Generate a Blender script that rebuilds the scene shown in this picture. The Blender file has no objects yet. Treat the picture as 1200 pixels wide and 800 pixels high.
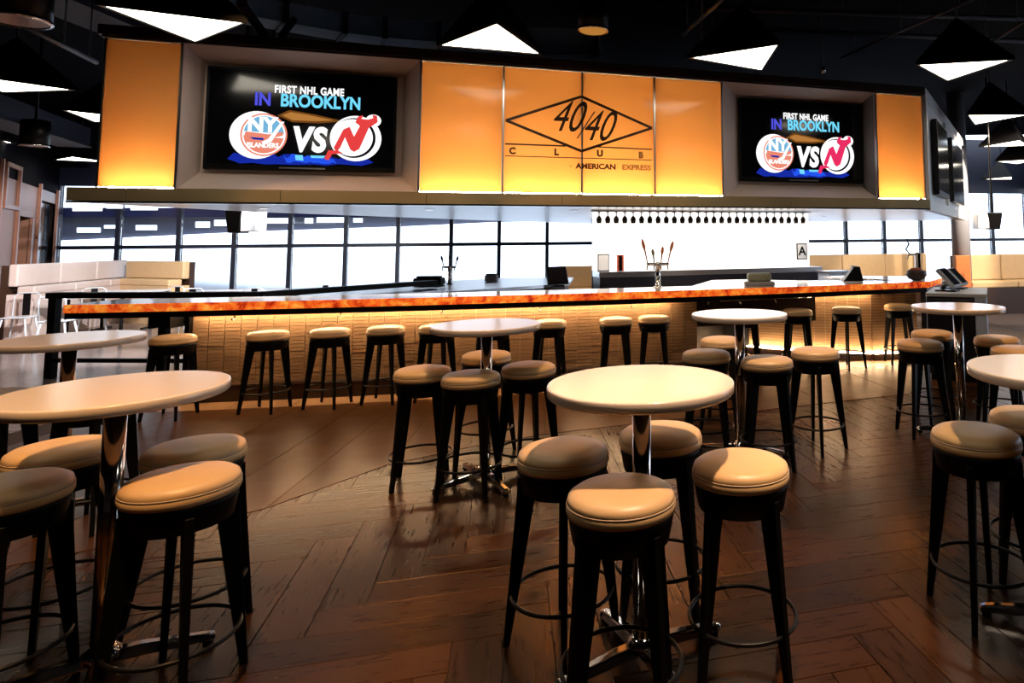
import bpy, bmesh, math, random
from math import sin, cos, pi, radians, atan2, hypot, sqrt
from mathutils import Vector, Matrix
random.seed(7)
D = bpy.data
SC = bpy.context.scene
COL = SC.collection

# ------------------------------------------------------------------ camera
F, CX, CY, PITCH, ROLL, EYE = 772.3, 802.03, 221.54, 0.08196, -0.00918, 1.62
cam = D.cameras.new('camera'); camo = D.objects.new('camera', cam); COL.objects.link(camo); SC.camera = camo
cam.sensor_width = 36; cam.lens = F/1200*36
cam.shift_x = (600-CX)/1200; cam.shift_y = (CY-400)/1200
cam.clip_start = .05; cam.clip_end = 400
_r0 = Vector((1, 0, 0)); _u0 = Vector((0, -sin(PITCH), cos(PITCH))); _f = Vector((0, cos(PITCH), sin(PITCH)))
_r = _r0*cos(ROLL)+_u0*sin(ROLL); _u = -_r0*sin(ROLL)+_u0*cos(ROLL)
m = Matrix((_r, _u, -_f)).transposed().to_4x4(); m.translation = Vector((0, 0, EYE)); camo.matrix_world = m

# ------------------------------------------------------------------ world
w = D.worlds.new('sky'); SC.world = w; w.use_nodes = True
bg = w.node_tree.nodes['Background']; bg.inputs[0].default_value = (.80, .89, 1, 1); bg.inputs[1].default_value = 4.2
vs = SC.view_settings; vs.view_transform = 'Standard'; vs.look = 'None'; vs.gamma = 1; vs.exposure = 0.0; vs.use_curve_mapping = False
LAMP = 1.0

# ------------------------------------------------------------------ materials
def mat(name, col, rough=.5, metal=0, noise=0, nscale=20, bump=0, emit=None, es=0, spec=.5, rand=0, coat=0):
    m = D.materials.new(name); m.use_nodes = True; nt = m.node_tree; N = nt.nodes; L = nt.links
    b = N['Principled BSDF']; c = (*col, 1) if len(col) == 3 else col
    b.inputs['Base Color'].default_value = c; b.inputs['Roughness'].default_value = rough; b.inputs['Metallic'].default_value = metal
    b.inputs['Specular IOR Level'].default_value = spec; b.inputs['Coat Weight'].default_value = coat
    if noise or bump:
        tc = N.new('ShaderNodeTexCoord'); nz = N.new('ShaderNodeTexNoise'); nz.inputs['Scale'].default_value = nscale; nz.inputs['Detail'].default_value = 4
        L.new(tc.outputs['Object'], nz.inputs['Vector'])
        if noise:
            mx = N.new('ShaderNodeMixRGB'); mx.blend_type = 'MIX'
            mx.inputs[1].default_value = tuple(min(1, x*(1+noise)) for x in c[:3])+(1,); mx.inputs[2].default_value = tuple(x*(1-noise) for x in c[:3])+(1,)
            L.new(nz.outputs['Fac'], mx.inputs[0]); L.new(mx.outputs[0], b.inputs['Base Color'])
        if bump:
            bp = N.new('ShaderNodeBump'); bp.inputs['Strength'].default_value = bump; bp.inputs['Distance'].default_value = .01
            L.new(nz.outputs['Fac'], bp.inputs['Height']); L.new(bp.outputs[0], b.inputs['Normal'])
    if emit: b.inputs['Emission Color'].default_value = (*emit, 1); b.inputs['Emission Strength'].default_value = es
    return m
def emis(name, col, s):
    m = D.materials.new(name); m.use_nodes = True; nt = m.node_tree; nt.nodes.clear()
    e = nt.nodes.new('ShaderNodeEmission'); o = nt.nodes.new('ShaderNodeOutputMaterial')
    e.inputs[0].default_value = (*col, 1); e.inputs[1].default_value = s; nt.links.new(e.outputs[0], o.inputs[0]); return m

def plank_mat(name, c1, c2, rough=.3, grain=14, sx=1, sy=12, spec=.5, tint=(1, 1, 1)):
    m = D.materials.new(name); m.use_nodes = True; nt = m.node_tree; N = nt.nodes; L = nt.links; b = N['Principled BSDF']
    tc = N.new('ShaderNodeTexCoord'); mp = N.new('ShaderNodeMapping'); mp.inputs['Scale'].default_value = (sx, sy, 4)
    oi = N.new('ShaderNodeObjectInfo'); ad = N.new('ShaderNodeVectorMath'); ad.operation = 'ADD'
    sc = N.new('ShaderNodeVectorMath'); sc.operation = 'SCALE'; sc.inputs['Scale'].default_value = 37
    L.new(oi.outputs['Random'], sc.inputs[0]); L.new(tc.outputs['Object'], mp.inputs[0]); L.new(mp.outputs[0], ad.inputs[0]); L.new(sc.outputs[0], ad.inputs[1])
    nz = N.new('ShaderNodeTexNoise'); nz.inputs['Scale'].default_value = grain*.35; nz.inputs['Detail'].default_value = 3; nz.inputs['Roughness'].default_value = .55
    b.inputs['Specular IOR Level'].default_value = spec; b.inputs['Specular Tint'].default_value = (*tint, 1)
    L.new(ad.outputs[0], nz.inputs['Vector'])
    ma = N.new('ShaderNodeMath'); ma.operation = 'MULTIPLY_ADD'; ma.inputs[1].default_value = .45; L.new(oi.outputs['Random'], ma.inputs[0])
    sb = N.new('ShaderNodeMath'); sb.operation = 'SUBTRACT'; sb.inputs[1].default_value = .22; L.new(nz.outputs['Fac'], sb.inputs[0]); L.new(sb.outputs[0], ma.inputs[2])
    cr = N.new('ShaderNodeValToRGB'); cr.color_ramp.elements[0].position = .25; cr.color_ramp.elements[0].color = (*c1, 1)
    cr.color_ramp.elements[1].position = .75; cr.color_ramp.elements[1].color = (*c2, 1)
    L.new(ma.outputs[0], cr.inputs[0]); L.new(cr.outputs[0], b.inputs['Base Color'])
    rr = N.new('ShaderNodeMapRange'); rr.inputs['To Min'].default_value = rough-.08; rr.inputs['To Max'].default_value = rough+.14
    L.new(nz.outputs['Fac'], rr.inputs['Value']); L.new(rr.outputs[0], b.inputs['Roughness'])
    bp = N.new('ShaderNodeBump'); bp.inputs['Strength'].default_value = .012; bp.inputs['Distance'].default_value = .002
    L.new(nz.outputs['Fac'], bp.inputs['Height']); L.new(bp.outputs[0], b.inputs['Normal'])
    return m
def onyx_mat(name, es, base=.6):
    m = D.materials.new(name); m.use_nodes = True; nt = m.node_tree; N = nt.nodes; L = nt.links; b = N['Principled BSDF']
    tc = N.new('ShaderNodeTexCoord'); nz = N.new('ShaderNodeTexNoise'); nz.inputs['Scale'].default_value = 9; nz.inputs['Detail'].default_value = 8; nz.inputs['Roughness'].default_value = .7; nz.inputs['Distortion'].default_value = .6
    L.new(tc.outputs['Object'], nz.inputs['Vector'])
    cr = N.new('ShaderNodeValToRGB'); e = cr.color_ramp.elements
    e[0].position = .36; e[0].color = (.35, .015, .004, 1); e[1].position = .74; e[1].color = (1, .62, .12, 1)
    k = e.new(.47); k.color = (.85, .10, .012, 1); k = e.new(.58); k.color = (1, .28, .03, 1)
    L.new(nz.outputs['Fac'], cr.inputs[0]); L.new(cr.outputs[0], b.inputs['Base Color']); L.new(cr.outputs[0], b.inputs['Emission Color'])
    b.inputs['Emission Strength'].default_value = es; b.inputs['Roughness'].default_value = .12
    return m
M = {}
M['black'] = mat('black_lacquer', (.0022, .002, .0024), .5, noise=.2, spec=.12)
M['blackmetal'] = mat('black_metal', (.006, .0055, .0055), .35, .3, spec=.3)
M['vinyl'] = mat('cream_vinyl', (.68, .44, .215), .4, noise=.10, nscale=9, bump=.12)
M['vinyl_seam'] = mat('cream_piping', (.42, .31, .20), .45)
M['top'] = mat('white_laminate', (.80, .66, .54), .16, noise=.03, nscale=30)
M['chrome'] = mat('chrome', (.72, .70, .68), .12, 1)
M['steel'] = mat('brushed_steel', (.60, .60, .62), .28, 1, noise=.06, nscale=40)
M['bronze'] = mat('bronze_sheet', (.90, .62, .33), .32, .7, noise=.3, nscale=1.6)
M['plank'] = plank_mat('dark_oak_plank', (.011, .0036, .0009), (.034, .0115, .0030), .27, spec=.28, tint=(1, .58, .30))
M['planklight'] = plank_mat('grey_oak_plank', (.16, .12, .11), (.26, .20, .18), .15)
M['slab'] = plank_mat('brown_stone_slab', (.044, .0155, .0030), (.058, .0205, .0042), .32, 5, 2, 2, .3, (1, .62, .32))
M['strip'] = plank_mat('tan_stone_strip', (.20, .105, .045), (.28, .155, .075), .35, 5, 2, 2)
M['joint'] = mat('floor_joint', (.045, .019, .007), .7, noise=.2)
M['tile'] = mat('tan_glazed_tile', (.30, .18, .095), .3, noise=.25, nscale=6)
M['grout'] = mat('pale_grout', (.66, .50, .34), .7, noise=.1)
M['darkwood'] = mat('dark_brown_panel', (.035, .016, .009), .4, noise=.3, nscale=7)
M['cabinet'] = mat('dark_cabinet', (.010, .009, .014), .35, noise=.2)
M['beigeleather'] = mat('tan_leather', (.62, .42, .22), .45, noise=.1, nscale=8, bump=.1)
M['paleleather'] = mat('pale_leather', (.60, .50, .46), .45, noise=.08, nscale=8)
M['white'] = mat('white_paint', (.75, .74, .74), .4, noise=.03)
M['grey'] = mat('grey_paint', (.30, .29, .31), .5, noise=.06)
M['niche'] = mat('taupe_niche', (.60, .47, .40), .5, noise=.04)
M['ceil'] = mat('black_ceiling', (.0025, .0025, .005), .9, noise=.3, nscale=3, spec=.05)
M['duct'] = mat('dark_duct', (.014, .016, .034), .6, 0, noise=.2, nscale=5)
M['ductlight'] = mat('galvanised_duct', (.45, .55, .72), .6, 0, noise=.25, nscale=4)
M['pipe'] = mat('grey_pipe', (.07, .065, .075), .5, .1, noise=.1)
M['frame'] = mat('dark_mullion', (.010, .012, .028), .5, noise=.2)
M['wood'] = mat('warm_wood_wall', (.21, .08, .036), .5, noise=.25, nscale=3)
M['woodtrim'] = mat('wood_trim', (.22, .085, .045), .45, noise=.2, nscale=8)
M['dark'] = mat('dark_opening', (.012, .008, .008), .8, noise=.2)
M['wall'] = mat('dark_wall', (.02, .013, .011), .7, noise=.2, nscale=2)
M['outground'] = mat('pale_paving', (.7, .72, .75), .8, noise=.05, nscale=1)
M['reflslab'] = mat('dark_blue_reflection', (.012, .016, .07), .8, noise=.3, nscale=1.2)  # dark tone imitates the ceiling reflected in the windows
M['screenblack'] = mat('screen_black', (.004, .004, .006), .12, noise=.1)
M['pend'] = emis('lit_diffuser', (1, .90, .74), 9.0*LAMP)
M['reflstrip'] = emis('reflection_glow', (.9, .97, 1), 2.5)  # glow imitates lights reflected in the window glass
M['led'] = emis('led_strip', (1, .68, .38), 100)
M['ledpanel'] = emis('led_trough', (1, .84, .66), 225)
M['lining'] = mat('light_box_lining', (.20, .19, .18), .7, noise=.05)
M['backlit'] = emis('backlit_panel', (1, .94, .88), 2.6)
M['amber'] = emis('amber_lamp', (1, .42, .08), .45)
M['onyx'] = onyx_mat('backlit_onyx', .75)
M['counter'] = mat('pale_onyx_top', (.82, .74, .68), .10, noise=.12, nscale=3)
M['ink'] = mat('brown_lettering', (.045, .018, .006), .5, noise=.1)
M['inkfade'] = mat('faded_lettering', (.40, .22, .07), .5, noise=.1)
M['paper'] = mat('white_paper', (.85, .85, .85), .6, noise=.02)
M['tapwood'] = mat('tap_handle_wood', (.55, .18, .06), .4, noise=.3)
M['redmat'] = mat('red_orange', (.6, .1, .04), .4, noise=.2)
M['greencan'] = mat('olive_plastic', (.25, .26, .18), .5, noise=.2)
M['blue'] = mat('pale_blue_panel', (.70, .78, .95), .4, noise=.1)
M['glassdark'] = mat('smoked_glassware', (.02, .016, .016), .1, noise=.1)
M['lightwhite'] = mat('metal_white_stool', (.7, .75, .8), .3, .3, noise=.05)
# window glass
def glass_mat():
    m = D.materials.new('window_glass'); m.use_nodes = True; nt = m.node_tree; N = nt.nodes; nt.nodes.clear()
    o = N.new('ShaderNodeOutputMaterial'); t = N.new('ShaderNodeBsdfTransparent'); g = N.new('ShaderNodeBsdfGlossy'); g.inputs['Roughness'].default_value = .02
    t.inputs[0].default_value = (.93, .96, 1, 1); fr = N.new('ShaderNodeFresnel'); fr.inputs[0].default_value = 1.45; mx = N.new('ShaderNodeMixShader')
    nt.links.new(fr.outputs[0], mx.inputs[0]); nt.links.new(t.outputs[0], mx.inputs[1]); nt.links.new(g.outputs[0], mx.inputs[2]); nt.links.new(mx.outputs[0], o.inputs[0]); return m
M['glass'] = glass_mat()
def amber_glass():
    m = D.materials.new('amber_glass_panel'); m.use_nodes = True; nt = m.node_tree; N = nt.nodes; nt.nodes.clear()
    o = N.new('ShaderNodeOutputMaterial'); t = N.new('ShaderNodeBsdfTranslucent'); d = N.new('ShaderNodeBsdfDiffuse'); g = N.new('ShaderNodeBsdfGlossy')
    nz = N.new('ShaderNodeTexNoise'); nz.inputs['Scale'].default_value = 1.5; tc = N.new('ShaderNodeTexCoord'); nt.links.new(tc.outputs['Object'], nz.inputs['Vector'])
    cr = N.new('ShaderNodeMixRGB'); cr.inputs[1].default_value = (1, .64, .30, 1); cr.inputs[2].default_value = (.95, .56, .24, 1); nt.links.new(nz.outputs['Fac'], cr.inputs[0])
    nt.links.new(cr.outputs[0], t.inputs[0]); d.inputs[0].default_value = (.55, .40, .20, 1); g.inputs['Roughness'].default_value = .12; g.inputs[0].default_value = (.8, .7, .6, 1)
    a = N.new('ShaderNodeMixShader'); a.inputs[0].default_value = .2; b = N.new('ShaderNodeMixShader'); b.inputs[0].default_value = .03
    nt.links.new(t.outputs[0], a.inputs[1]); nt.links.new(d.outputs[0], a.inputs[2]); nt.links.new(a.outputs[0], b.inputs[1]); nt.links.new(g.outputs[0], b.inputs[2]); nt.links.new(b.outputs[0], o.inputs[0])
    return m
M['amberglass'] = amber_glass()
for n, c, s in (('s_white', (1, 1, 1), 1.15), ('s_cyan', (.18, .72, 1), 1.0), ('s_blue', (.02, .10, .95), .9), ('s_dblue', (.01, .03, .45), .8), ('s_lblue', (.20, .52, .80), .9),
                ('s_orange', (1, .30, .20), .85), ('s_red', (.90, .06, .06), .9), ('s_pink', (.92, .03, .14), .9), ('s_flare', (.85, .36, .08), .55), ('s_flare2', (.35, .12, .02), .45), ('s_violet', (.10, .10, .85), .9), ('s_ink', (.02, .01, .02), .3)):
    M[n] = emis(n, c, s)

# ------------------------------------------------------------------ pixel -> world
def ray(px, py):
    X2 = (px-CX)/F; U2 = -(py-CY)/F
    X = X2*cos(ROLL)-U2*sin(ROLL); U = X2*sin(ROLL)+U2*cos(ROLL)
    return Vector((X, cos(PITCH)-U*sin(PITCH), sin(PITCH)+U*cos(PITCH)))
def at(px, py, z):
    r = ray(px, py); return Vector((0, 0, EYE))+r*((z-EYE)/r.z)
def atY(px, py, Y):
    r = ray(px, py); return Vector((0, 0, EYE))+r*(Y/r.y)

# ------------------------------------------------------------------ mesh helpers
class MB:
    def __init__(s): s.v = []; s.f = []; s.sm = []
    def add(s, vs, fs, smooth=False):
        o = len(s.v); s.v += [tuple(v) for v in vs]; s.f += [tuple(i+o for i in f) for f in fs]; s.sm += [smooth]*len(fs); return s
    def box(s, x0, x1, y0, y1, z0, z1, X=None):
        vs = [Vector((x, y, z)) for z in (z0, z1) for y in (y0, y1) for x in (x0, x1)]
        if X: vs = [X @ v for v in vs]
        return s.add(vs, [(0, 2, 3, 1), (4, 5, 7, 6), (0, 1, 5, 4), (2, 6, 7, 3), (0, 4, 6, 2), (1, 3, 7, 5)])
    def prism(s, pts, z0, z1):       # polygon extruded up (ccw)
        n = len(pts); vs = [(p[0], p[1], z0) for p in pts]+[(p[0], p[1], z1) for p in pts]
        return s.add(vs, [tuple(range(n-1, -1, -1)), tuple(range(n, 2*n))]+[(i, (i+1) % n, n+(i+1) % n, n+i) for i in range(n)])
    def lathe(s, prof, n=32, c=(0, 0, 0), smooth=True, cap=True):
        vs = []
        for r, z in prof:
            for i in range(n): a = 2*pi*i/n; vs.append((c[0]+r*cos(a), c[1]+r*sin(a), c[2]+z))
        fs = [(j*n+i, j*n+(i+1) % n, (j+1)*n+(i+1) % n, (j+1)*n+i) for j in range(len(prof)-1) for i in range(n)]
        s.add(vs, fs, smooth)
        if cap:
            k = len(s.v)-len(vs)
            s.f.append(tuple(k+i for i in range(n-1, -1, -1))); s.sm.append(False)
            s.f.append(tuple(k+(len(prof)-1)*n+i for i in range(n))); s.sm.append(False)
        return s
    def tube(s, pts, r, n=8, closed=False):
        P = [Vector(p) for p in pts]; m = len(P); rr = r if isinstance(r, (list, tuple)) else [r]*m; vs = []
        ref = None
        for i in range(m):
            a = P[(i-1) % m] if (closed or i > 0) else P[i]; b = P[(i+1) % m] if (closed or i < m-1) else P[i]
            t = (b-a).normalized()
            if ref is None: ref = Vector((0, 0, 1)) if abs(t.z) < .9 else Vector((1, 0, 0))
            u = (ref-t*ref.dot(t)).normalized(); v = t.cross(u); ref = u
            for k in range(n): a_ = 2*pi*k/n; vs.append(P[i]+(u*cos(a_)+v*sin(a_))*rr[i])
        fs = [(i*n+k, i*n+(k+1) % n, ((i+1) % m)*n+(k+1) % n, ((i+1) % m)*n+k) for i in range(m if closed else m-1) for k in range(n)]
        if not closed: fs += [tuple(range(n-1, -1, -1)), tuple((m-1)*n+k for k in range(n))]
        return s.add(vs, fs, True)
    def mesh(s, name, m, bevel=0, bseg=1):
        me = D.meshes.new(name); me.from_pydata(s.v, [], s.f)
        for p, k in zip(me.polygons, s.sm): p.use_smooth = k
        bm = bmesh.new(); bm.from_mesh(me); bmesh.ops.recalc_face_normals(bm, faces=bm.faces)
        if bevel:
            bmesh.ops.bevel(bm, geom=[e for e in bm.edges if e.is_manifold and e.calc_face_angle(0) > .6], offset=bevel, segments=bseg, affect='EDGES', profile=.5)
        bm.to_mesh(me); bm.free(); me.materials.append(m); return me
    def build(s, name, m, parent=None, bevel=0, bseg=1): return link(name, s.mesh(name, m, bevel, bseg), parent)
def link(name, me, parent=None):
    o = D.objects.new(name, me); COL.objects.link(o)
    if parent is not None: o.parent = parent
    return o
def thing(name, label, cat, loc=(0, 0, 0), rz=0, group=None, mesh=None):
    o = D.objects.new(name, mesh); COL.objects.link(o); o.location = loc; o.rotation_euler = (0, 0, rz)
    return tag(o, label, cat, group)
def tag(o, label, cat, group=None):
    o['label'] = label; o['category'] = cat
    if group: o['group'] = group
    return o
def struct(o): o['kind'] = 'structure'; return o
def stuff(o): o['kind'] = 'stuff'; return o
def sempty(name): return struct(D.objects.new(name, None)) if False else _se(name)
def _se(name):
    o = D.objects.new(name, None); COL.objects.link(o); return struct(o)
def dup(root, loc, rz, label, group=None):
    r = root.copy(); COL.objects.link(r); r.location = loc; r.rotation_euler = (0, 0, rz); r['label'] = label
    if group: r['group'] = group
    for ch in list(root.children):
        c = ch.copy(); COL.objects.link(c); c.parent = r
        for g in list(ch.children):
            d = g.copy(); COL.objects.link(d); d.parent = c
    return r
def box(name, x0, x1, y0, y1, z0, z1, m, parent=None, bevel=0): return MB().box(x0, x1, y0, y1, z0, z1).build(name, m, parent, bevel)

def text_mesh(s, size, m, bold=0, shear=0, ext=.002, align='CENTER', space=1.0, sx=1.0):
    cu = D.curves.new('t', 'FONT'); cu.body = s; cu.size = size; cu.offset = bold; cu.shear = shear; cu.extrude = ext
    cu.align_x = align; cu.align_y = 'CENTER'; cu.resolution_u = 4; cu.space_character = space
    o = D.objects.new('t', cu); COL.objects.link(o)
    dg = bpy.context.evaluated_depsgraph_get(); me = D.meshes.new_from_object(o.evaluated_get(dg))
    D.objects.remove(o); D.curves.remove(cu)
    for v in me.vertices: v.co = Vector((v.co.x*sx, -v.co.z, v.co.y))     # stand up: x right, z up, facing -y
    me.materials.clear(); me.materials.append(m); return me
def text(name, s, size, m, parent, x, z, y=-.01, ry=0, **k):
    o = link(name, text_mesh(s, size, m, **k), parent); o.location = (x, y, z); o.rotation_euler = (0, ry, 0); return o
def flat(name, pts, m, parent, y, th=.002, ):    # polygon drawn in x,z ; thickness along y
    n = len(pts); vs = [(p[0], y, p[1]) for p in pts]+[(p[0], y+th, p[1]) for p in pts]
    b = MB().add(vs, [tuple(range(n)), tuple(range(2*n-1, n-1, -1))]+[(i, n+i, n+(i+1) % n, (i+1) % n) for i in range(n)])
    return b.build(name, m, parent)
def circ(cx, cz, rx, rz, n=40, a0=0, a1=2*pi): return [(cx+rx*cos(a0+(a1-a0)*i/n), cz+rz*sin(a0+(a1-a0)*i/n)) for i in range(n)]

# ================================================================== ROOM SHELL
ex = _se('floor')
box('floor_base', -24, 20, -6, 21, -.10, -.012, M['joint'], ex)
# bar front edge curve (plan): y = f(x)
def ey(x): return .018*x*x+.316*x+7.809
def edge(x, off=0):
    s = .036*x+.316; n = Vector((-s, 1)).normalized(); return Vector((x, ey(x)))+n*off
# band boundary in front of the bar
bl = [(-4.6, 3.0), (-3.6, 3.45), (-3.0, 3.85), (-2.62, 4.25), (-2.22, 5.04), (-1.75, 5.45), (-1.21, 5.80), (-.4, 6.13), (.5, 6.45), (1.4, 6.80), (2.32, 7.15), (3.2, 7.55), (4.2, 8.0)]
def bline(x):
    if x < bl[0][0]: return 2.9
    for a, b in zip(bl, bl[1:]):
        if a[0] <= x <= b[0]: t = (x-a[0])/(b[0]-a[0]); return a[1]+t*(b[1]-a[1])
    return 8.0
# herringbone planks
PW, PL, PA = .2, 1.0, radians(15)
n_ = 5; ca, sa = cos(PA), sin(PA)
me_p = MB().box(.002, PL-.002, .002, PW-.002, -.012, 0).mesh('plank', M['plank'], .0015)
cells = {}
for i in range(-60, 70):
    for j in range(-60, 70):
        mm = (i-j) % (2*n_)
        if mm < n_: key = ('h', i-mm, j)
        else: key = ('v', i, j-(2*n_-1-mm))
        cells[key] = 1
planks = []
for (k, i, j) in cells:
    ox, oy = i*PW, j*PW
    c = (ox+PL/2, oy+PW/2) if k == 'h' else (ox+PW/2, oy+PL/2)
    X = c[0]*ca-c[1]*sa; Y = c[0]*sa+c[1]*ca
    if Y < -3 or Y > 10 or X < -7 or X > 8: continue
    lim = bline(X)
    if -2.9 < X < 4.2 and Y > lim+.8: continue
    if X <= -2.9 and Y > lim+.8: continue
    if X >= 4.2 and Y > 6.2: continue
    seen = Y > .9 and -1.15*Y-.6 < X < .62*Y+.9
    planks.append((hypot(X, Y)+(0 if seen else 100), k, ox, oy))
planks.sort()
rest = MB()
for q, (d, k, ox, oy) in enumerate(planks):
    x, y = ox*ca-oy*sa, ox*sa+oy*ca
    if q < 290 and d < 100:
        o = link('plank', me_p, ex)
        if k == 'h': o.location = (x, y, 0); o.rotation_euler = (0, 0, PA)
        else:
            x, y = (ox+PW)*ca-oy*sa, (ox+PW)*sa+oy*ca
            o.location = (x, y, 0); o.rotation_euler = (0, 0, PA+pi/2)
    else:
        X = Matrix.Translation((x, y, 0)) @ Matrix.Rotation(PA, 4, 'Z')
        if k == 'h': rest.box(.002, PL-.002, .002, PW-.002, -.012, 0, X)
        else: rest.box(.002, PW-.002, .002, PL-.002, -.012, 0, X)
if rest.v: stuff(rest.build('far_plank', M['plank'], ex))
# smooth brown band between herringbone and bar, cut in slabs
for a, b in zip(bl, bl[1:]):
    pa, pb = (a[0], a[1]), (b[0], b[1]); qa, qb = edge(a[0]-.35, .02), edge(b[0]-.35, .02)
    if a[0] < -2.7: qa, qb = edge(a[0]*1.0-.35-(-2.62-a[0])*.0, .02), edge(b[0]-.35, .02)
    if a[0] > 3: qa, qb = Vector((3.2, 8.4)), Vector((4.4, 9.4))
    v = [(pa[0]+.002, pa[1]), (pb[0]-.002, pb[1]), (qb[0]-.002, qb[1]), (qa[0]+.002, qa[1])]
    MB().prism(v, -.012, .004).build('slab', M['slab'], ex, .001)
MB().prism([(-5.6, 2.8), (-4.602, 3.0), tuple(edge(-4.952, .02)), tuple(edge(-5.6, .02))], -.012, .004).build('slab', M['slab'], ex, .001)
# tan strip where the bar stools stand
x = -5.25
while x < 3.0:
    a, b = x, min(x+.62, 3.1)
    p = [edge(a+.003, .02), edge(b-.003, .02), edge(b-.003, .42), edge(a+.003, .42)]
    MB().prism([tuple(q) for q in p], -.012, .006).build('strip_slab', M['strip'], ex, .001); x += .62
# pale floor beyond left and right: large slabs
k = 0
for i in range(-12, 16):
    for j in range(0, 13):
        X0, Y0 = i*1.5, 3.2+j*1.4
        cxx, cyy = X0+.75, Y0+.7
        left = cxx < -5.6+.0*cyy
        back = cyy > ey(max(-6, min(3.4, cxx)))+.9
        right = cxx > 3.6 and cyy > 6.0
        if not (left or back or right): continue
        if cxx > 3.6 and cxx < 4.3 and cyy < 8.2: continue
        if cxx > 4.1 and cyy < 8: Z = -.002
        X = Matrix.Translation((X0, Y0, 0))
        MB().box(.003, 1.497, .003, 1.397, -.012, -.001, X).build('pale_slab', M['planklight'], ex); k += 1
struct(box('ceiling', -24, 20, -6, 21, 5.0, 5.1, M['ceil']))
struct(box('wall_behind', -24, 20, -6.1, -6, -.1, 5.1, M['wall']))
wr_ = _se('wall_right')
MB().box(12, 12.2, -6, 24, -.1, .4).build('low_wall', M['wall'], wr_); MB().box(12, 12.2, -6, 24, 3.4, 5.1).build('header', M['wall'], wr_); MB().box(12, 12.2, -6, 7.1, .4, 3.4).build('side_wall', M['wall'], wr_)
for k in range(3, 13): MB().box(12.02, 12.14, 2+1.7*k, 2.1+1.7*k, .4, 3.4).build('mullion', M['frame'], wr_)
MB().box(12.07, 12.09, 7.1, 22.5, .4, 3.4).build('pane', M['glass'], wr_)
# left wood wall with panelling and doorway
wl = _se('wall_left')
A = Vector((-12.75, 12.25)); B = Vector((-16.15, 17.0)); d = (B-A).normalized(); L_ = (B-A).length
XW = Matrix.Translation((A.x, A.y, 0)) @ Matrix.Rotation(atan2(d.y, d.x), 4, 'Z')
def wbox(name, x0, x1, y0, y1, z0, z1, m): return MB().box(x0, x1, y0, y1, z0, z1, XW).build(name, m, wl)
wbox('lower_panel', -9, 1.3, 0, .3, -.01, 3.0, M['wood']); wbox('panel', 1.3, 2.6, 0, .3, 2.35, 3.0, M['wood']); wbox('panel', 2.6, 3.2, 0, .3, -.01, 3.0, M['wood'])
wbox('upper_wall', -9, L_+.5, .02, .3, 3.0, 5, M['ceil'])
wbox('dark_glazing', 3.3, L_-.5, .1, .2, -.01, 3.0, M['screenblack']); wbox('panel', 3.2, L_+.2, 0, .3, 2.75, 3.0, M['wood'])
wbox('doorway', 1.3, 2.6, .25, .3, -.01, 2.35, M['dark'])
for x0, x1, z0, z1 in ((.1, .2, 2.45, 3.25), (1.2, 1.3, 2.45, 3.25), (.1, 1.3, 2.4, 2.48), (.1, 1.3, 3.2, 3.28), (1.22, 1.34, 0, 2.4), (2.55, 2.67, 0, 2.4), (3.2, 3.32, 0, 3.1), (L_-.55, L_-.4, 0, 3.1), (1.2, 2.7, 2.3, 2.42), (-9, -3, 2.4, 2.48), (-.2, -.12, 0, 3.3)):
    wbox('trim', x0, x1, -.05, 0, z0, z1, M['woodtrim'])
struct(box('wall_left_near', -24, -23.9, -6, 21, -.1, 5.1, M['wall'])).name = 'wall_left_side'

# window wall at the back
def wy(x): return 20.5+.22*x
mull = [75, 140, 211, 276, 341, 406, 467, 529, 585, 641]
def wx(px):
    mm = (px-CX)/F; return mm*20.5/(1-.22*mm)
xs = [wx(p) for p in mull]; stp = (xs[-1]-xs[1])/8
while xs[-1] < 15.5: xs.append(xs[-1]+stp)
xs[0] = xs[1]-stp
WT = 3.25
wr = atan2(.22, 1)
for i, (a, b) in enumerate(zip(xs, xs[1:])):
    wn = _se('window_%d' % (i+1)); wn.location = (a, wy(a), 0); wn.rotation_euler = (0, 0, wr); W = (b-a)/cos(wr)
    fr = MB(); fr.box(-.05, .05, -.08, .08, .3, WT); fr.build('mullion', M['frame'], wn)
    MB().box(.05, W-.05, -.05, .05, 1.60, 1.70).build('transom', M['frame'], wn)
    MB().box(.05, W-.05, -.06, .06, .3, .42).build('sill', M['frame'], wn)
    MB().box(.05, W-.05, -.008, .008, .42, 1.60).build('pane', M['glass'], wn)
    MB().box(.05, W-.05, -.008, .008, 1.70, WT).build('pane', M['glass'], wn)
wb = _se('wall_back'); wb.location = (xs[0], wy(xs[0]), 0); wb.rotation_euler = (0, 0, wr)
TW = (xs[-1]-xs[0])/cos(wr)
MB().box(-6, TW+8, -.12, .12, -.1, .3).build('low_wall', M['wall'], wb); MB().box(-6, TW+8, -.12, .12, WT, 5.1).build('header', M['frame'], wb)
MB().box(-6, 0, -.12, .12, .3, WT).build('side_wall', M['wall'], wb); MB().box(TW, TW+8, -.12, .12, .3, WT).build('side_wall', M['wall'], wb)
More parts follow.
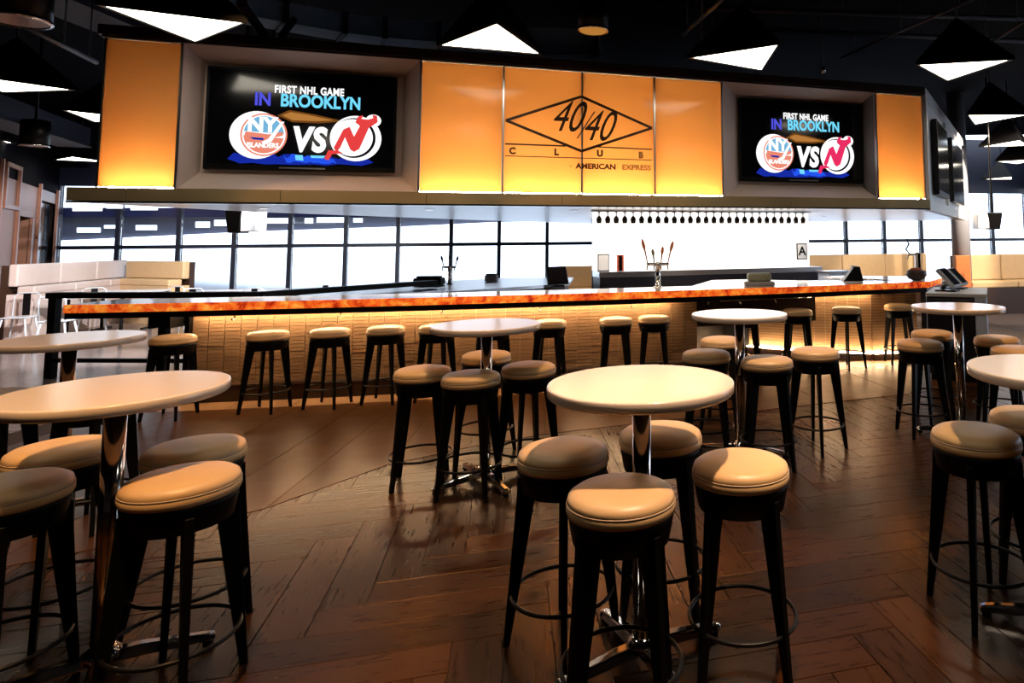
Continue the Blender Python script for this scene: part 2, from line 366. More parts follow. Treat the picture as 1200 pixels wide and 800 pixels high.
# outside: paving; dark slab and glowing strips imitate ceiling reflections in the windows
struct(box('ground_outside', -120, 120, 14, 220, -.4, -.3, M['outground']))
so = struct(MB().prism([(-33, 12.8), (-22, 15.9), (wx(480)+.2, wy(wx(480))+.3), (2, 21.5), (0, 24), at(585, 260, 2.45).to_2d()[:], at(480, 265, 2.45).to_2d()[:], at(300, 271, 2.45).to_2d()[:], (-70, 72), (-80, 60)], 2.45, 2.7).build('trim_1', M['reflslab']))
for q in ((85, 120, 241, 246), (125, 144, 239, 243), (153, 185, 240, 245), (90, 118, 267, 272), (122, 141, 264, 267), (159, 184, 264, 269), (229, 246, 260, 266), (251, 272, 258, 264), (312, 345, 256, 261), (357, 367, 256, 261), (371, 407, 255, 260), (414, 425, 256, 260)):
    p = [at(q[0], q[3], 2.44), at(q[1], q[3], 2.44), at(q[1], q[2], 2.44), at(q[0], q[2], 2.44)]
    MB().prism([(v.x, v.y) for v in p], 2.42, 2.45).build('reflected_strip', M['reflstrip'], so)
# round grey column on the right
c = atY(1126, 280, 14.9)
struct(MB().lathe([(.20, 0), (.20, 5)], 24, (c.x, c.y, 0)).build('trim_2', M['grey']))

# ================================================================== BAR CANOPY
SL = .325; uu = Vector((1, SL)).normalized(); CO = Vector((-5.76, 6.65+SL*(-5.76+5.1)))
CA = atan2(SL, 1)
def sz(px, py, off=0):       # intersect pixel ray with plane parallel to canopy front
    nn = Vector((-uu.y, uu.x)); r = ray(px, py); o = CO+nn*off
    t = (o.x*nn.x+o.y*nn.y)/(r.x*nn.x+r.y*nn.y)
    P = Vector((0, 0, EYE))+r*t; return ((P.x-o.x)*uu.x+(P.y-o.y)*uu.y), P.z
can = thing('bar_canopy', 'long raised canopy above the bar with amber glowing panels and metal fascia', 'bar canopy', (CO.x, CO.y, 0), CA)
s0 = 0.0; ZB, ZT = 2.22, 3.72
S_ = {p: sz(p, 150)[0] for p in (209, 492, 589.5, 682, 767, 846, 1026.5, 1081)}
sb = [0, S_[209], S_[492], S_[589.5], S_[682], S_[767], S_[846], S_[1026.5], S_[1081]]
SE = sb[-1]
DEP = .55
def panel(a, b):
    p = MB().box(a+.012, b-.012, 0, .012, ZB+.01, ZT-.01).build('glass_panel', M['amberglass'], can)
    MB().box(a+.03, b-.03, .10, .16, ZB+.005, ZB+.03).build('light_trough', M['ledpanel'], can)
panels = [(sb[0], sb[1]), (sb[2], sb[3]), (sb[3], sb[4]), (sb[4], sb[5]), (sb[5], sb[6]), (sb[7], sb[8])]
for a, b in panels: panel(a, b)
for s in sb:
    MB().box(s-.010, s+.010, -.015, .03, ZB, ZT).build('divider', M['steel'], can)
# light boxes behind panels (white lined)
for a, b in ((sb[0], sb[1]), (sb[2], sb[6]), (sb[7], sb[8])):
    MB().box(a, b, DEP-.02, DEP, ZB, ZT).build('light_box_back', M['lining'], can)
    MB().box(a, b, .012, DEP-.02, ZT, ZT+.02).build('light_box_top', M['lining'], can)
    MB().box(a, b, .012, DEP-.02, ZB-.02, ZB).build('light_box_floor', M['white'], can)
for s in sb[1:3]+sb[6:8]: MB().box(s-.005, s+.005, .05, DEP-.02, ZB, ZT).build('light_box_side', M['lining'], can)
# TV niches: tapered reveal
def niche(a, b, ia, ib, z0, z1):
    ND = .38
    o = [(a, 0, ZB), (b, 0, ZB), (b, 0, ZT), (a, 0, ZT)]; i = [(ia, ND, z0), (ib, ND, z0), (ib, ND, z1), (ia, ND, z1)]
    for k in range(4):
        k2 = (k+1) % 4; pts = [o[k], o[k2], i[k2], i[k]]
        nrm = (Vector(pts[1])-Vector(pts[0])).cross(Vector(pts[2])-Vector(pts[0])).normalized()*.012
        v = [Vector(p) for p in pts]+[Vector(p)+Vector((0, .012, 0))+nrm*0 for p in pts]
        MB().add(v, [(0, 1, 2, 3), (7, 6, 5, 4), (0, 4, 5, 1), (1, 5, 6, 2), (2, 6, 7, 3), (3, 7, 4, 0)]).build('niche_reveal', M['niche'], can)
    MB().box(ia, ib, ND, ND+.02, z0, z1).build('niche_back', M['niche'], can)
l0, _ = sz(240, 150, .38); l1, _ = sz(470, 150, .38); _, zt1 = sz(300, 79, .38); _, zb1 = sz(300, 203, .38)
niche(sb[1]+.012, sb[2]-.012, l0-.02, l1+.02, zb1, zt1)
r0, _ = sz(866, 150, .38); r1, _ = sz(1014, 150, .38); _, zt2 = sz(935, 118, .38); _, zb2 = sz(935, 217, .38)
niche(sb[6]+.012, sb[7]-.012, r0-.02, r1+.02, zb2, zt2)
# cornice, fascia, soffit
MB().box(-.05, SE+.02, -.06, .10, ZT+.02, ZT+.12).build('cornice', M['darkwood'], can)
MB().box(-.03, SE+.02, -.03, .02, ZT, ZT+.02).build('cornice_trim', M['darkwood'], can)
fs_ = [-.22]+[sz(p, 232)[0] for p in (150, 330, 500, 658, 770, 925)]+[SE+.03]
for a, b in zip(fs_, fs_[1:]): MB().box(a+.003, b-.003, -.05, -.03, ZB-.135, ZB-.005).build('fascia_panel', M['bronze'], can)
MB().box(-.22, SE+.03, -.03, .30, ZB-.13, ZB-.02).build('fascia_core', M['darkwood'], can)
MB().box(-.22, SE+.03, -.052, -.02, ZB-.155, ZB-.137).build('fascia_trim', M['chrome'], can)
iv = Matrix.Translation((CO.x, CO.y, 0)) @ Matrix.Rotation(CA, 4, 'Z'); ivi = iv.inverted()
def loc2(x, y): v = ivi @ Vector((x, y, 0)); return (v.x, v.y)
pend_ = iv @ Vector((SE, 0, 0))
RE = Vector((6.1, 14.4))
P6 = [loc2(-5.85, 6.42), tuple((SE+.02, .0)), loc2(RE.x, RE.y), loc2(-1.4, 15.0), loc2(-2.2, 14.5), loc2(-3.75, 11.8), loc2(-5.5, 8.4)]
P6[0] = (-.18, 0.0)
MB().prism(P6, ZB-.15, ZB-.132).build('soffit', M['steel'], can)
MB().prism([(P6[0][0]+.05, .3)]+[(SE-.02, .3)]+P6[2:], ZT+.0, ZT+.10).build('canopy_roof', M['darkwood'], can)
core = [(sb[0]+.02, DEP+.02), (SE-.02, DEP+.02)]
def quadwall(p, q, z0, z1, th, m, name):
    p = Vector(p); q = Vector(q); d = (q-p); L = d.length; X = Matrix.Translation((p.x, p.y, 0)) @ Matrix.Rotation(atan2(d.y, d.x), 4, 'Z')
    return MB().box(0, L, 0, th, z0, z1, X).build(name, m, can), X, L
MB().box(sb[0]+.02, SE-.02, DEP+.01, DEP+.03, ZB-.02, ZT).build('inner_wall', M['darkwood'], can)
# right return wall with two dark screens
_, XR, LR = quadwall((SE+.012, .0), P6[2], ZB-.15, ZT+.1, .06, M['white'], 'return_wall')
MB().box(.0, LR, -.05, 0, ZT-.02, ZT+.12, XR).build('return_cornice', M['white'], can)
for a in (0.02, LR*.42, LR*.90): MB().box(a, a+.14, -.05, 0, ZB-.1, ZT, XR).build('return_pilaster', M['white'], can)
MB().box(.0, LR, -.06, .0, ZB-.16, ZB, XR).build('return_fascia', M['white'], can)
for a, b in ((LR*.13, LR*.37), (LR*.50, LR*.84)):
    Xl = iv @ XR; t = thing('television', 'black television facing right on the side of the canopy, %s' % ('nearer one' if a < LR*.3 else 'farther one'), 'television', Xl @ Vector(((a+b)/2, 0, 2.95)), Xl.to_euler().z)
    W = b-a; MB().box(-W/2, W/2, -.10, -.02, -.62, .55).build('housing', M['blackmetal'], t, .005)
    MB().box(-W/2+.03, W/2-.03, -.104, -.1, -.55, .52).build('screen', M['screenblack'], t)
# left return: amber glass end panel, rear-left wall
_, XLr, LL = quadwall((0.0, 0.0), P6[6], ZB-.13, ZT, .012, M['amberglass'], 'end_glass_panel')
for k in range(5):
    a = LL*(.15+.16*k); MB().box(a, a+.03, -.02, -.002, ZB, ZT, XLr).build('end_reflection_stripe', M['bronze'], can)  # bronze strips imitate striped reflections on the end glass
quadwall(P6[6], P6[5], ZB-.13, ZT, .05, M['darkwood'], 'rear_wall'); quadwall(P6[5], P6[4], ZB-.13, ZT, .05, M['darkwood'], 'rear_wall'); quadwall(P6[3], P6[2], ZB-.13, ZT, .05, M['darkwood'], 'rear_wall')

# the club sign lettered on the middle panels
cs, _ = sz(682, 150); sgn = thing('club_sign', 'diamond outline sign reading 40/40 CLUB by AMERICAN EXPRESS on the amber panels', 'sign', iv @ Vector((cs, -.02, 0)), CA)
def L2(px, py): s, z = sz(px, py, -.02); return (s-cs, z)
def bar2(name, p, q, wd, m=M['ink']):
    p = Vector(p); q = Vector(q); d = (q-p).normalized(); n = Vector((-d.y, d.x))*wd/2
    return flat(name, [tuple(p+n), tuple(p-n), tuple(q-n), tuple(q+n)], m, sgn, 0, .004)
dl, dt, dr, db = L2(593, 141), L2(681.5, 113), L2(764, 150), L2(681.5, 177)
hz = (dl[1]+dr[1])/2
for p, q in ((dl, dt), (dt, dr), (dr, db), (db, dl)): bar2('diamond_line', p, q, .032)
bar2('rule_line', L2(592, 168.5), L2(663, 171), .018); bar2('rule_line', L2(700, 172), L2(764, 175), .014)
bar2('rule_line', L2(592, 182.5), L2(764, 187.5), .010)
ar = L2(700, 150); sl = -.0
def stext(s, px, py, size, m=M['ink'], rot=0, **k):
    x, z = L2(px, py); return text('lettering', s, size, m, sgn, x, z, 0, ry=rot, **k)
stext('40', 662, 138, .54, shear=.55, bold=.000, sx=.68); stext('/', 680, 148, .50, shear=.5, bold=-.006, sx=.8); stext('40', 698, 149, .54, shear=.55, bold=.000, sx=.68)
for s, px, py in (('C', 600.5, 177), ('L', 652, 178.5), ('U', 703, 180), ('B', 751, 182)): stext(s, px, py, .105, M['ink'] if s != 'B' else M['inkfade'], bold=.006)
stext('by', 669, 194.5, .035); stext('AMERICAN', 698.5, 195.2, .088, bold=.004, sx=1.12); stext('EXPRESS', 746, 196.5, .088, M['inkfade'], bold=.003, sx=1.12)

# televisions with the game graphic
def tv(lbl, TL, TR, BR, BL, redm):
    off = .30
    a = [sz(*p, off) for p in (TL, TR, BR, BL)]
    x0 = (a[0][0]+a[3][0])/2; x1 = (a[1][0]+a[2][0])/2; z1 = (a[0][1]+a[1][1])/2; z0 = (a[2][1]+a[3][1])/2
    W, H = x1-x0, z1-z0
    t = thing('television', lbl, 'television', iv @ Vector((x0, off, z0)), CA)
    MB().box(0, W, 0, .07, 0, H).build('housing', M['blackmetal'], t, .006)
    MB().box(.03, W-.03, -.004, 0, .06, H-.03).build('screen', M['screenblack'], t)
    MB().box(W*.38, W*.62, -.006, -.003, .02, .035).build('lower_bezel_strip', M['steel'], t)
    def P(u, v): return (u*W, (1-v)*H)
    y = -.008; g = D.objects.new('graphic', None); COL.objects.link(g); g.parent = t; par = t
    D.objects.remove(g)
    # splash
    random.seed(3)
    pts = [P(.12, .90)]
    for i in range(1, 24): pts.append(P(.12+.76*i/24, .86+random.uniform(-.035, .02)))
    pts += [P(.88, .90)]+[P(.88-.76*i/12, .935+random.uniform(-.012, .012)) for i in range(1, 12)]
    flat('ice_graphic', pts[::-1], M['s_dblue'], t, y)
    pts = [P(.40+.014*i, .86+random.uniform(-.03, .02)) for i in range(20)]+[P(.68-.02*i, .915+random.uniform(-.01, .012)) for i in range(14)]
    flat('ice_graphic', pts[::-1], M['s_blue'], t, y-.002)
    flat('flare_graphic', [P(.36, .46), P(.44, .52), P(.58, .52), P(.72, .49), P(.55, .43), P(.42, .40)], M['s_flare2'], t, y-.001)
    flat('flare_graphic', [P(.385, .455), P(.44, .50), P(.56, .50), P(.66, .485), P(.52, .44), P(.43, .42)], M['s_flare'], t, y-.003)
    def tx(name, s, u, v, size, m, **k): x, z = P(u, v); return text(name, s, size, m, t, x, z, y-.006, **k)
    tx('lettering', 'FIRST NHL GAME', .525, .20, H*.105, M['s_white'], bold=.004, sx=.72, space=1.08)
    w_ = tx('lettering', 'BROOKLYN', .588, .31, H*.175, M['s_cyan'], bold=.006, sx=.77)
    tx('lettering', 'IN', .285, .31, H*.175, M['s_violet'], bold=.006, sx=.8)
    tx('lettering', 'VS', .530, .70, H*.33, M['s_white'], bold=.018, shear=.12, sx=.78, space=1.12)
    # reflection of the VS on the ice
    flat('ice_graphic', [P(.46, .845), P(.50, .845), P(.505, .90), P(.465, .895)], M['s_cyan'], t, y-.004)
    flat('ice_graphic', [P(.54, .845), P(.62, .845), P(.61, .87), P(.545, .87)], M['s_cyan'], t, y-.004)
    # round blue and orange crest
    cx, cz = P(.285, .655); R = H*.215
    flat('crest', circ(cx-R*.18, cz-R*.02, R*1.08, R*1.09), M['s_white'], t, y-.002)
    flat('crest', circ(cx+R*.1, cz, R*.93, R*.98), M['s_orange'], t, y-.005)
    flat('crest', circ(cx+R*.1, cz, R*.86, R*.91), M['s_white'], t, y-.007)
    flat('crest', circ(cx+R*.1, cz, R*.80, R*.85, 30, pi*.02, pi*.98), M['s_lblue'], t, y-.009)
    flat('crest', circ(cx+R*.1, cz, R*.80, R*.85, 30, pi*1.02, pi*1.98), M['s_orange'], t, y-.009)
    flat('crest', [(cx-R*.62, cz+R*.12), (cx+R*.3, cz+R*.02), (cx+R*.86, cz+R*.16), (cx+R*.86, cz-R*.02), (cx+R*.3, cz-R*.18), (cx-R*.66, cz-R*.08)][::-1], M['s_orange'], t, y-.011)
    flat('crest', [(cx-R*.45, cz-R*.13), (cx+R*.1, cz-R*.16), (cx+R*.1, cz-R*.26), (cx-R*.3, cz-R*.24)][::-1], M['s_dblue'], t, y-.013)
    flat('crest', [(cx+R*.9, cz+R*.62), (cx+R*.78, cz+R*.62), (cx+R*.28, cz-R*.20), (cx+R*.02, cz-R*.34), (cx+R*.12, cz-R*.44), (cx+R*.42, cz-R*.32)][::-1], M['s_white'], t, y-.015)
    text('lettering', 'NY', R*.92, M['s_white'], t, cx+R*.02, cz+R*.42, y-.017, bold=.010, sx=.9)
    text('lettering', 'ISLANDERS', R*.30, M['s_white'], t, cx+R*.08, cz-R*.50, y-.017, bold=.003, sx=.85)
    # horned red letter in a ring
    cx, cz = P(.765, .655); R = H*.215
    flat('crest', circ(cx+R*.12, cz-R*.02, R*1.1, R*1.08), M['s_white'], t, y-.002)
    flat('crest', circ(cx+R*.85, cz+R*.86, R*.34, R*.30, 20), M['s_white'], t, y-.003)
    flat('crest', circ(cx+R*.04, cz, R*.93, R*.95), M['s_ink'], t, y-.004)
    flat('crest', circ(cx-R*.03, cz+R*.01, R*.88, R*.88), M['s_white'], t, y-.006)
    q = [(-1.18, -1.02), (-1.02, -.62), (-.72, -.62), (-.80, -.50), (-.42, .38), (-.16, .52), (.04, .06), (.28, .58), (.08, .74), (.18, 1.02), (.40, 1.10), (.34, .92), (.62, .90), (.84, .98), (.80, 1.14), (1.0, 1.10), (1.04, .80), (.82, .62), (.66, .50), (.28, -.52), (.06, -.66), (-.10, -.56), (-.34, .02), (-.52, -.46), (-.62, -.62), (-.40, -.74), (-.86, -.80), (-1.0, -1.1)]
    q = [(cx+a*R, cz+b*R) for a, b in q]
    flat('crest', q[::-1], redm, t, y-.008)
    return t
tv('television showing a hockey game graphic, left one over the bar', (243, 77), (467, 90), (461, 203), (237, 197), M['s_red'])
tv('television showing a hockey game graphic, right one over the bar', (866, 114), (1010, 123), (1011, 216), (868, 211), M['s_pink'])

# ================================================================== BAR COUNTER
bar = thing('bar_counter', 'long curved bar counter with glowing orange stone edge and tiled front', 'bar counter')
X0B, X1B = -6.12, 3.3
def curve(off, x0=X0B, x1=X1B, n=26): return [edge(x0+(x1-x0)*i/n, off) for i in range(n+1)]
def ribbon(name, o0, o1, z0, z1, m, x0=X0B, x1=X1B, n=26, extra=None, parent=bar):
    a = curve(o0, x0, x1, n); b = curve(o1, x0, x1, n)
    mb = MB(); vs = []
    for p, q in zip(a, b): vs += [(p.x, p.y, z0), (p.x, p.y, z1), (q.x, q.y, z0), (q.x, q.y, z1)]
    fs = []
    for i in range(n):
        k = 4*i; fs += [(k, k+4, k+5, k+1), (k+2, k+3, k+7, k+6), (k+1, k+5, k+7, k+3), (k, k+2, k+6, k+4)]
    fs += [(0, 1, 3, 2), (4*n, 4*n+2, 4*n+3, 4*n+1)]
    mb.add(vs, fs); return mb.build(name, m, parent)
ribbon('countertop', .03, .72, 1.045, 1.07, M['counter'])
# glowing stone edge slabs
xe = X0B
while xe < X1B-.01:
    b = min(xe+.95, X1B); ribbon('stone_edge', 0, .03, .99, 1.07, M['onyx'], xe+.002, b-.002, 5); xe = b
ribbon('counter_core', .03, .70, .99, 1.045, M['darkwood'])
ribbon('apron', .02, .06, .93, .99, M['black'])
# right return of the counter
pa, pb = edge(X1B, 0), Vector((4.05, 10.3)); dd = (pb-pa).normalized(); nn = Vector((-dd.y, dd.x))
ip = edge(X1B, .72)
MB().prism([tuple(pa), tuple(pb), (pb.x-1.6, pb.y+.6), (2.2, 10.5), tuple(ip)], 1.045, 1.07).build('countertop', M['counter'], bar)
MB().prism([tuple(pa+dd*.0-nn*.02), tuple(pb-nn*.02), tuple(pb+nn*.01), tuple(pa+nn*.01)], .99, 1.072).build('stone_edge', M['onyx'], bar)
MB().prism([tuple(pa+nn*.03), tuple(pb+nn*.03), tuple(pb+nn*.10), tuple(pa+nn*.10)], .0, .99).build('return_front', M['cabinet'], bar)
# tile-clad front
TO = .44
XL, XM = -5.18, .28
ribbon('front_wall', TO+.012, TO+.10, 0, .99, M['grout'], XL, XM, 22)
ribbon('plinth', TO-.07, TO+.10, 0, .165, M['darkwood'], XL, XM, 22)
ribbon('plinth_rail', TO-.085, TO-.055, .163, .178, M['chrome'], XL, XM, 22)
ribbon('led_strip', TO-.10, TO-.07, .955, .965, M['led'], XL+.05, XM-.35, 22)
L0 = edge(XL, TO-.06); L1 = edge(XL, .72)
MB().prism([tuple(L0), tuple(L0+Vector((-.05, 0))), tuple(L1+Vector((-.05, 0))), tuple(L1)][::-1], 0, .99).build('end_panel', M['black'], bar)
def tiles(x0, x1, wallfn, z0, z1, name='tile'):
    mb = MB(); n = round((x1-x0)/.16); tw, th = (x1-x0)/n, .0385; rows = int((z1-z0)/th)
    for r in range(rows):
        for i in range(n):
            a = x0+i*tw+.003; b = a+tw-.006; za = z0+r*th+.002; zb = za+th-.005
            p, q, dn = wallfn(a, b); pr = random.uniform(.0, .004)
            vs = [(p.x, p.y, za), (q.x, q.y, za), (q.x, q.y, zb), (p.x, p.y, zb)]
            fr = [(v[0]+dn.x*(.010+pr), v[1]+dn.y*(.010+pr), v[2]) for v in vs]
            mb.add(vs+fr, [(4, 5, 6, 7), (0, 1, 5, 4), (1, 2, 6, 5), (2, 3, 7, 6), (3, 0, 4, 7)])
    return stuff(mb.build(name, M['tile'], bar))
def wf(a, b):
    p, q = edge(a, TO+.012), edge(b, TO+.012); d = (q-p).normalized(); return p, q, Vector((d.y, -d.x))
tiles(XL, XM, wf, .19, .985)
# recessed bay on the right
bay = [edge(XM, TO+.02), Vector((.55, 9.75)), Vector((.94, 9.9)), Vector((1.66, 9.45)), Vector((2.55, 9.18)), Vector((3.22, 9.3))]
for i, (p, q) in enumerate(zip(bay, bay[1:])):
    d = (q-p).normalized(); n = Vector((-d.y, d.x))
    m_ = M['black'] if i < 2 else M['grout']
    MB().prism([tuple(p), tuple(q), tuple(q+n*.08), tuple(p+n*.08)], 0, .99).build('bay_wall', m_, bar)
    if i >= 2:
        MB().prism([tuple(p-n*.07), tuple(q-n*.07), tuple(q), tuple(p)], 0, .10).build('plinth', M['darkwood'], bar)
        MB().prism([tuple(p-n*.08), tuple(q-n*.08), tuple(q-n*.05), tuple(p-n*.05)], .10, .112).build('led_strip', M['led'], bar)
        if i == 3: MB().prism([tuple(p-n*.10), tuple(q-n*.10), tuple(q-n*.07), tuple(p-n*.07)], .955, .965).build('led_strip', M['led'], bar)
        L = (q-p).length
        def wf2(a, b, p=p, d=d, n=n): return p+d*a, p+d*b, -n
        tiles(0, L, wf2, .12, .985)
MB().prism([tuple(edge(.3, .70)), tuple(edge(3.1, .70)), (3.1, 9.3), (1.6, 9.6), (.9, 10.0), (.4, 9.9)], .99, 1.045).build('counter_core', M['darkwood'], bar)
MB().prism([tuple(edge(.3, .70)), tuple(edge(3.1, .70)), (3.1, 9.3), (1.6, 9.6), (.9, 10.0), (.4, 9.9)], 1.045, 1.07).build('countertop', M['counter'], bar)
MB().prism([tuple(edge(.30, .46)), tuple(edge(1.9, .46)), tuple(edge(1.9, .50)), tuple(edge(.30, .50))], .58, .94).build('dark_panel', M['darkwood'], bar)
MB().tube([(*edge(.45, .10), .93), (*edge(2.0, .10), .93)], .012).build('purse_rail', M['chrome'], bar)
for x in (-4.6, -3.6, -2.6, -1.6, -.6, .30, .70, 1.15):
    p = edge(x, .09); MB().tube([(p.x, p.y, .93), (p.x, p.y, .90), (p.x, p.y-.03, .88), (p.x, p.y-.05, .90)], .007, 6).build('purse_hook', M['chrome'], bar)
# overhanging left end brackets
for x in (-5.45, -5.28): p = edge(x, .2); MB().box(p.x-.02, p.x+.02, p.y, p.y+.35, .80, .99).build('bracket', M['black'], bar)

# interior: back counters
bc = thing('back_counter', 'stainless steel working counter behind the left half of the bar', 'counter')
def poly(pts, z0, z1, m, name, parent, bevel=0): return MB().prism(pts, z0, z1).build(name, m, parent, bevel)
pl_ = [at(345, 342, .95).to_2d(), at(500, 340, .95).to_2d(), at(655, 331, .95).to_2d(), at(640, 324.5, .95).to_2d(), at(500, 331, .95).to_2d(), at(400, 336, .95).to_2d()]
q0 = [at(px, py, .95).to_2d()[:] for px, py in ((345, 347), (500, 343), (637, 334), (668, 331), (672, 325), (600, 325), (540, 328), (470, 330), (400, 337))]
poly(q0, .90, .95, M['steel'], 'worktop', bc); qc = Vector((sum(p[0] for p in q0)/len(q0), sum(p[1] for p in q0)/len(q0)))
poly([tuple(qc+(Vector(p)-qc)*.95) for p in q0], 0, .90, M['cabinet'], 'cabinet', bc)
rl = thing('drink_rail', 'black square-section drink rail with post and foot bar left of the bar', 'rail')
pA, pB, pC = Vector((-8.05, 8.45)), Vector((-5.25, 8.25)), Vector((-4.0, 10.6))
def beam(p, q, z0, z1, w_, m, name, par):
    d = (q-p); L = d.length; X = Matrix.Translation((p.x, p.y, 0)) @ Matrix.Rotation(atan2(d.y, d.x), 4, 'Z'); return MB().box(0, L, -w_/2, w_/2, z0, z1, X).build(name, m, par)
beam(pA, pB, 1.0, 1.07, .16, M['black'], 'top_rail', rl); beam(pB, pC, 1.0, 1.07, .16, M['black'], 'top_rail', rl)
beam(pA, pB, .20, .25, .05, M['black'], 'foot_bar', rl)
for p in (pA+Vector((.05, 0)), pA.lerp(pB, .55), pB): MB().box(p.x-.045, p.x+.045, p.y-.045, p.y+.045, 0, 1.0).build('post', M['black'], rl)
# back bar: lit wall, steel ledge, dark cabinets
bA, bB = Vector((-1.62, 11.6)), Vector((2.45, 13.15))
bb = thing('back_bar', 'back bar with glowing white wall panel above a steel ledge and dark cabinets', 'back bar')
beam(bA, bB, 1.16, 2.06, .05, M['backlit'], 'lit_panel', bb)
dB = (bB-bA).normalized(); nB = Vector((-dB.y, dB.x))
beam(bA-nB*.25, bB-nB*.25, 1.06, 1.15, .5, M['steel'], 'ledge', bb); beam(bA-nB*.30, bB-nB*.30, 0, 1.06, .5, M['cabinet'], 'cabinet', bb)
beam(bA+nB*.05, bB+nB*.05, 0, 2.06, .04, M['grey'], 'rear_panel', bb)
sg = thing('grade_sign', 'framed white sign with a black letter A at the end of the lit wall', 'sign', (*((bA.lerp(bB, .955))-nB*.09), 1.44), atan2(dB.y, dB.x))
MB().box(-.12, .12, 0, .02, -.16, .16).build('frame', M['black'], sg, .003); MB().box(-.098, .098, -.004, 0, -.138, .138).build('paper', M['paper'], sg)
text('lettering', 'A', .24, M['black'], sg, 0, .0, -.007, bold=.006)
# hanging wine glasses
gr = thing('glass_rack', 'thin metal rack under the canopy that holds upside-down glasses', 'rack')
g0 = at(702, 250, 2.035).to_2d(); g1 = at(940, 251, 2.035).to_2d()
g0 = Vector((-1.15, 9.0)); g1 = Vector((1.75, 9.95))
gA = [sz(702, 254, .75)[0], sz(941, 256, .75)[0]]
def cw(s, off, z): return iv @ Vector((s, off, z))
for off in (.70, .80): MB().tube([cw(gA[0]-.1, off, 2.058), cw(gA[1]+.1, off, 2.058)], .008, 6).build('rack_rod', M['steel'], gr)
gmb = MB().lathe([(.034, 0), (.034, -.004), (.008, -.010), (.006, -.055), (.022, -.068), (.036, -.095), (.037, -.120), (.030, -.158), (.028, -.156), (.034, -.12), (.032, -.096), (.003, -.070)], 12, cap=False).mesh('wine_glass', M['glassdark'])
NG = 27
ORD = ['', 'second', 'third', 'fourth', 'fifth', 'sixth', 'seventh', 'eighth', 'ninth', 'tenth', 'eleventh', 'twelfth', 'thirteenth', 'fourteenth']
for i in range(NG):
    s = gA[0]+(gA[1]-gA[0])*i/(NG-1)
    o = D.objects.new('wine_glass', gmb); COL.objects.link(o); o.location = cw(s, .75, 2.050)
    tag(o, ('leftmost' if i == 0 else 'rightmost' if i == NG-1 else (ORD[i] if i < 14 else ORD[NG-1-i])+(' from the left' if i < 14 else ' from the right'))+' dark wine glass of the row hanging under the canopy', 'glass', 'wine glasses hanging over the bar')

# beer tap towers
def tap(lbl, px, py, z0, hts, cols, s=1):
    p = at(px, py, z0); t = thing('beer_tap', lbl, 'beer tap', p)
    MB().lathe([(.055, 0), (.055, .012), (.032, .02), (.030, .26), (.036, .27), (.036, .30), (.02, .315)], 20).build('tower', M['chrome'], t)
    MB().tube([(-.13*s, 0, .29), (.13*s, 0, .29)], .02).build('manifold', M['chrome'], t)
    n = len(hts)
    for i, (h, c) in enumerate(zip(hts, cols)):
        x = (-.13+.26*i/(n-1))*s if n > 1 else 0
        f = MB().tube([(x, 0, .29), (x, -.06, .30), (x, -.085, .27), (x, -.087, .22)], [.014, .012, .011, .009], 8).build('faucet', M['chrome'], t)
        ln = (i-(n-1)/2)*.02
        MB().tube([(x, -.03, .31), (x+ln, -.03, .31+h*.5), (x+ln*1.5, -.03, .31+h*.7), (x+ln*2, -.03, .31+h*.9), (x+ln*2.2, -.03, .31+h)], [.008, .011, .022, .018, .005], 8).build('handle', c, t)
tap('chrome beer tap tower with four wooden handles before the white wall', 771, 336.5, 1.072, (.30, .17, .20, .27), (M['tapwood'], M['greencan'], M['tapwood'], M['tapwood']))
tap('slim dark beer tap tower standing in front of the left windows', 527, 332.5, .952, (.18, .2, .17), (M['black'], M['black'], M['black']), .8)
p = at(1076, 323, 1.072); t = thing('beer_tap', 'single chrome tap column at the right end of the bar', 'beer tap', p)
MB().lathe([(.06, 0), (.06, .02), (.045, .03), (.045, .34), (.02, .37)], 20).build('tower', M['chrome'], t)
MB().tube([(-.04, 0, .34), (-.14, 0, .33), (-.16, 0, .27)], .014).build('faucet', M['chrome'], t); MB().tube([(-.12, 0, .34), (-.18, 0, .42), (-.13, 0, .5), (-.17, 0, .60)], [.01, .014, .016, .006]).build('handle', M['blackmetal'], t)

# small equipment on the bar
def register(lbl, p, rz, w_=.30, h=.28, cat='cash register'):
    t = thing('order_terminal', lbl, cat, p, rz)
    MB().box(-.10, .10, -.10, .10, 0, .03).build('stand_foot', M['blackmetal'], t, .004); MB().box(-.03, .03, -.02, .04, .03, h*.6).build('stand', M['blackmetal'], t)
    X = Matrix.Translation((0, -.02, h*.58)) @ Matrix.Rotation(radians(-28), 4, 'X')
    MB().box(-w_/2, w_/2, -.025, .025, -h/2, h/2, X).build('housing', M['blackmetal'], t, .006)
    MB().box(-w_/2+.02, w_/2-.02, -.029, -.024, -h/2+.02, h/2-.02, X).build('screen', M['screenblack'], t); return t
register('grey-black order terminal turned sideways behind the middle of the bar', at(652, 335.5, .952), radians(30), .34, .30)
t = thing('menu_holder', 'upright dark-edged menu holder by the left end of the lit wall', 'menu holder', (*(bA+dB*.12-nB*.30), 1.152), .3)
MB().box(-.10, .10, -.01, .01, 0, .30).build('frame', M['black'], t); MB().box(-.085, .085, -.014, -.01, .02, .28).build('card', M['paper'], t)
t = thing('menu_holder', 'narrow orange-backed menu holder right of the dark-edged one', 'menu holder', (*(bA+dB*.42-nB*.30), 1.152), .3)
MB().box(-.06, .06, -.01, .01, 0, .28).build('frame', M['redmat'], t); MB().box(-.03, .03, -.014, -.01, .0, .26).build('card', M['black'], t)
def rest_on(p, lbl, name, cat, fn):
    t = thing(name, lbl, cat, p); fn(t); return t
def ice(t):
    MB().box(-.24, .24, -.12, .12, 0, .12).build('body', M['black'], t, .03, 3); MB().box(-.2, .2, -.08, .08, .12, .15).build('lid', M['blackmetal'], t, .01)
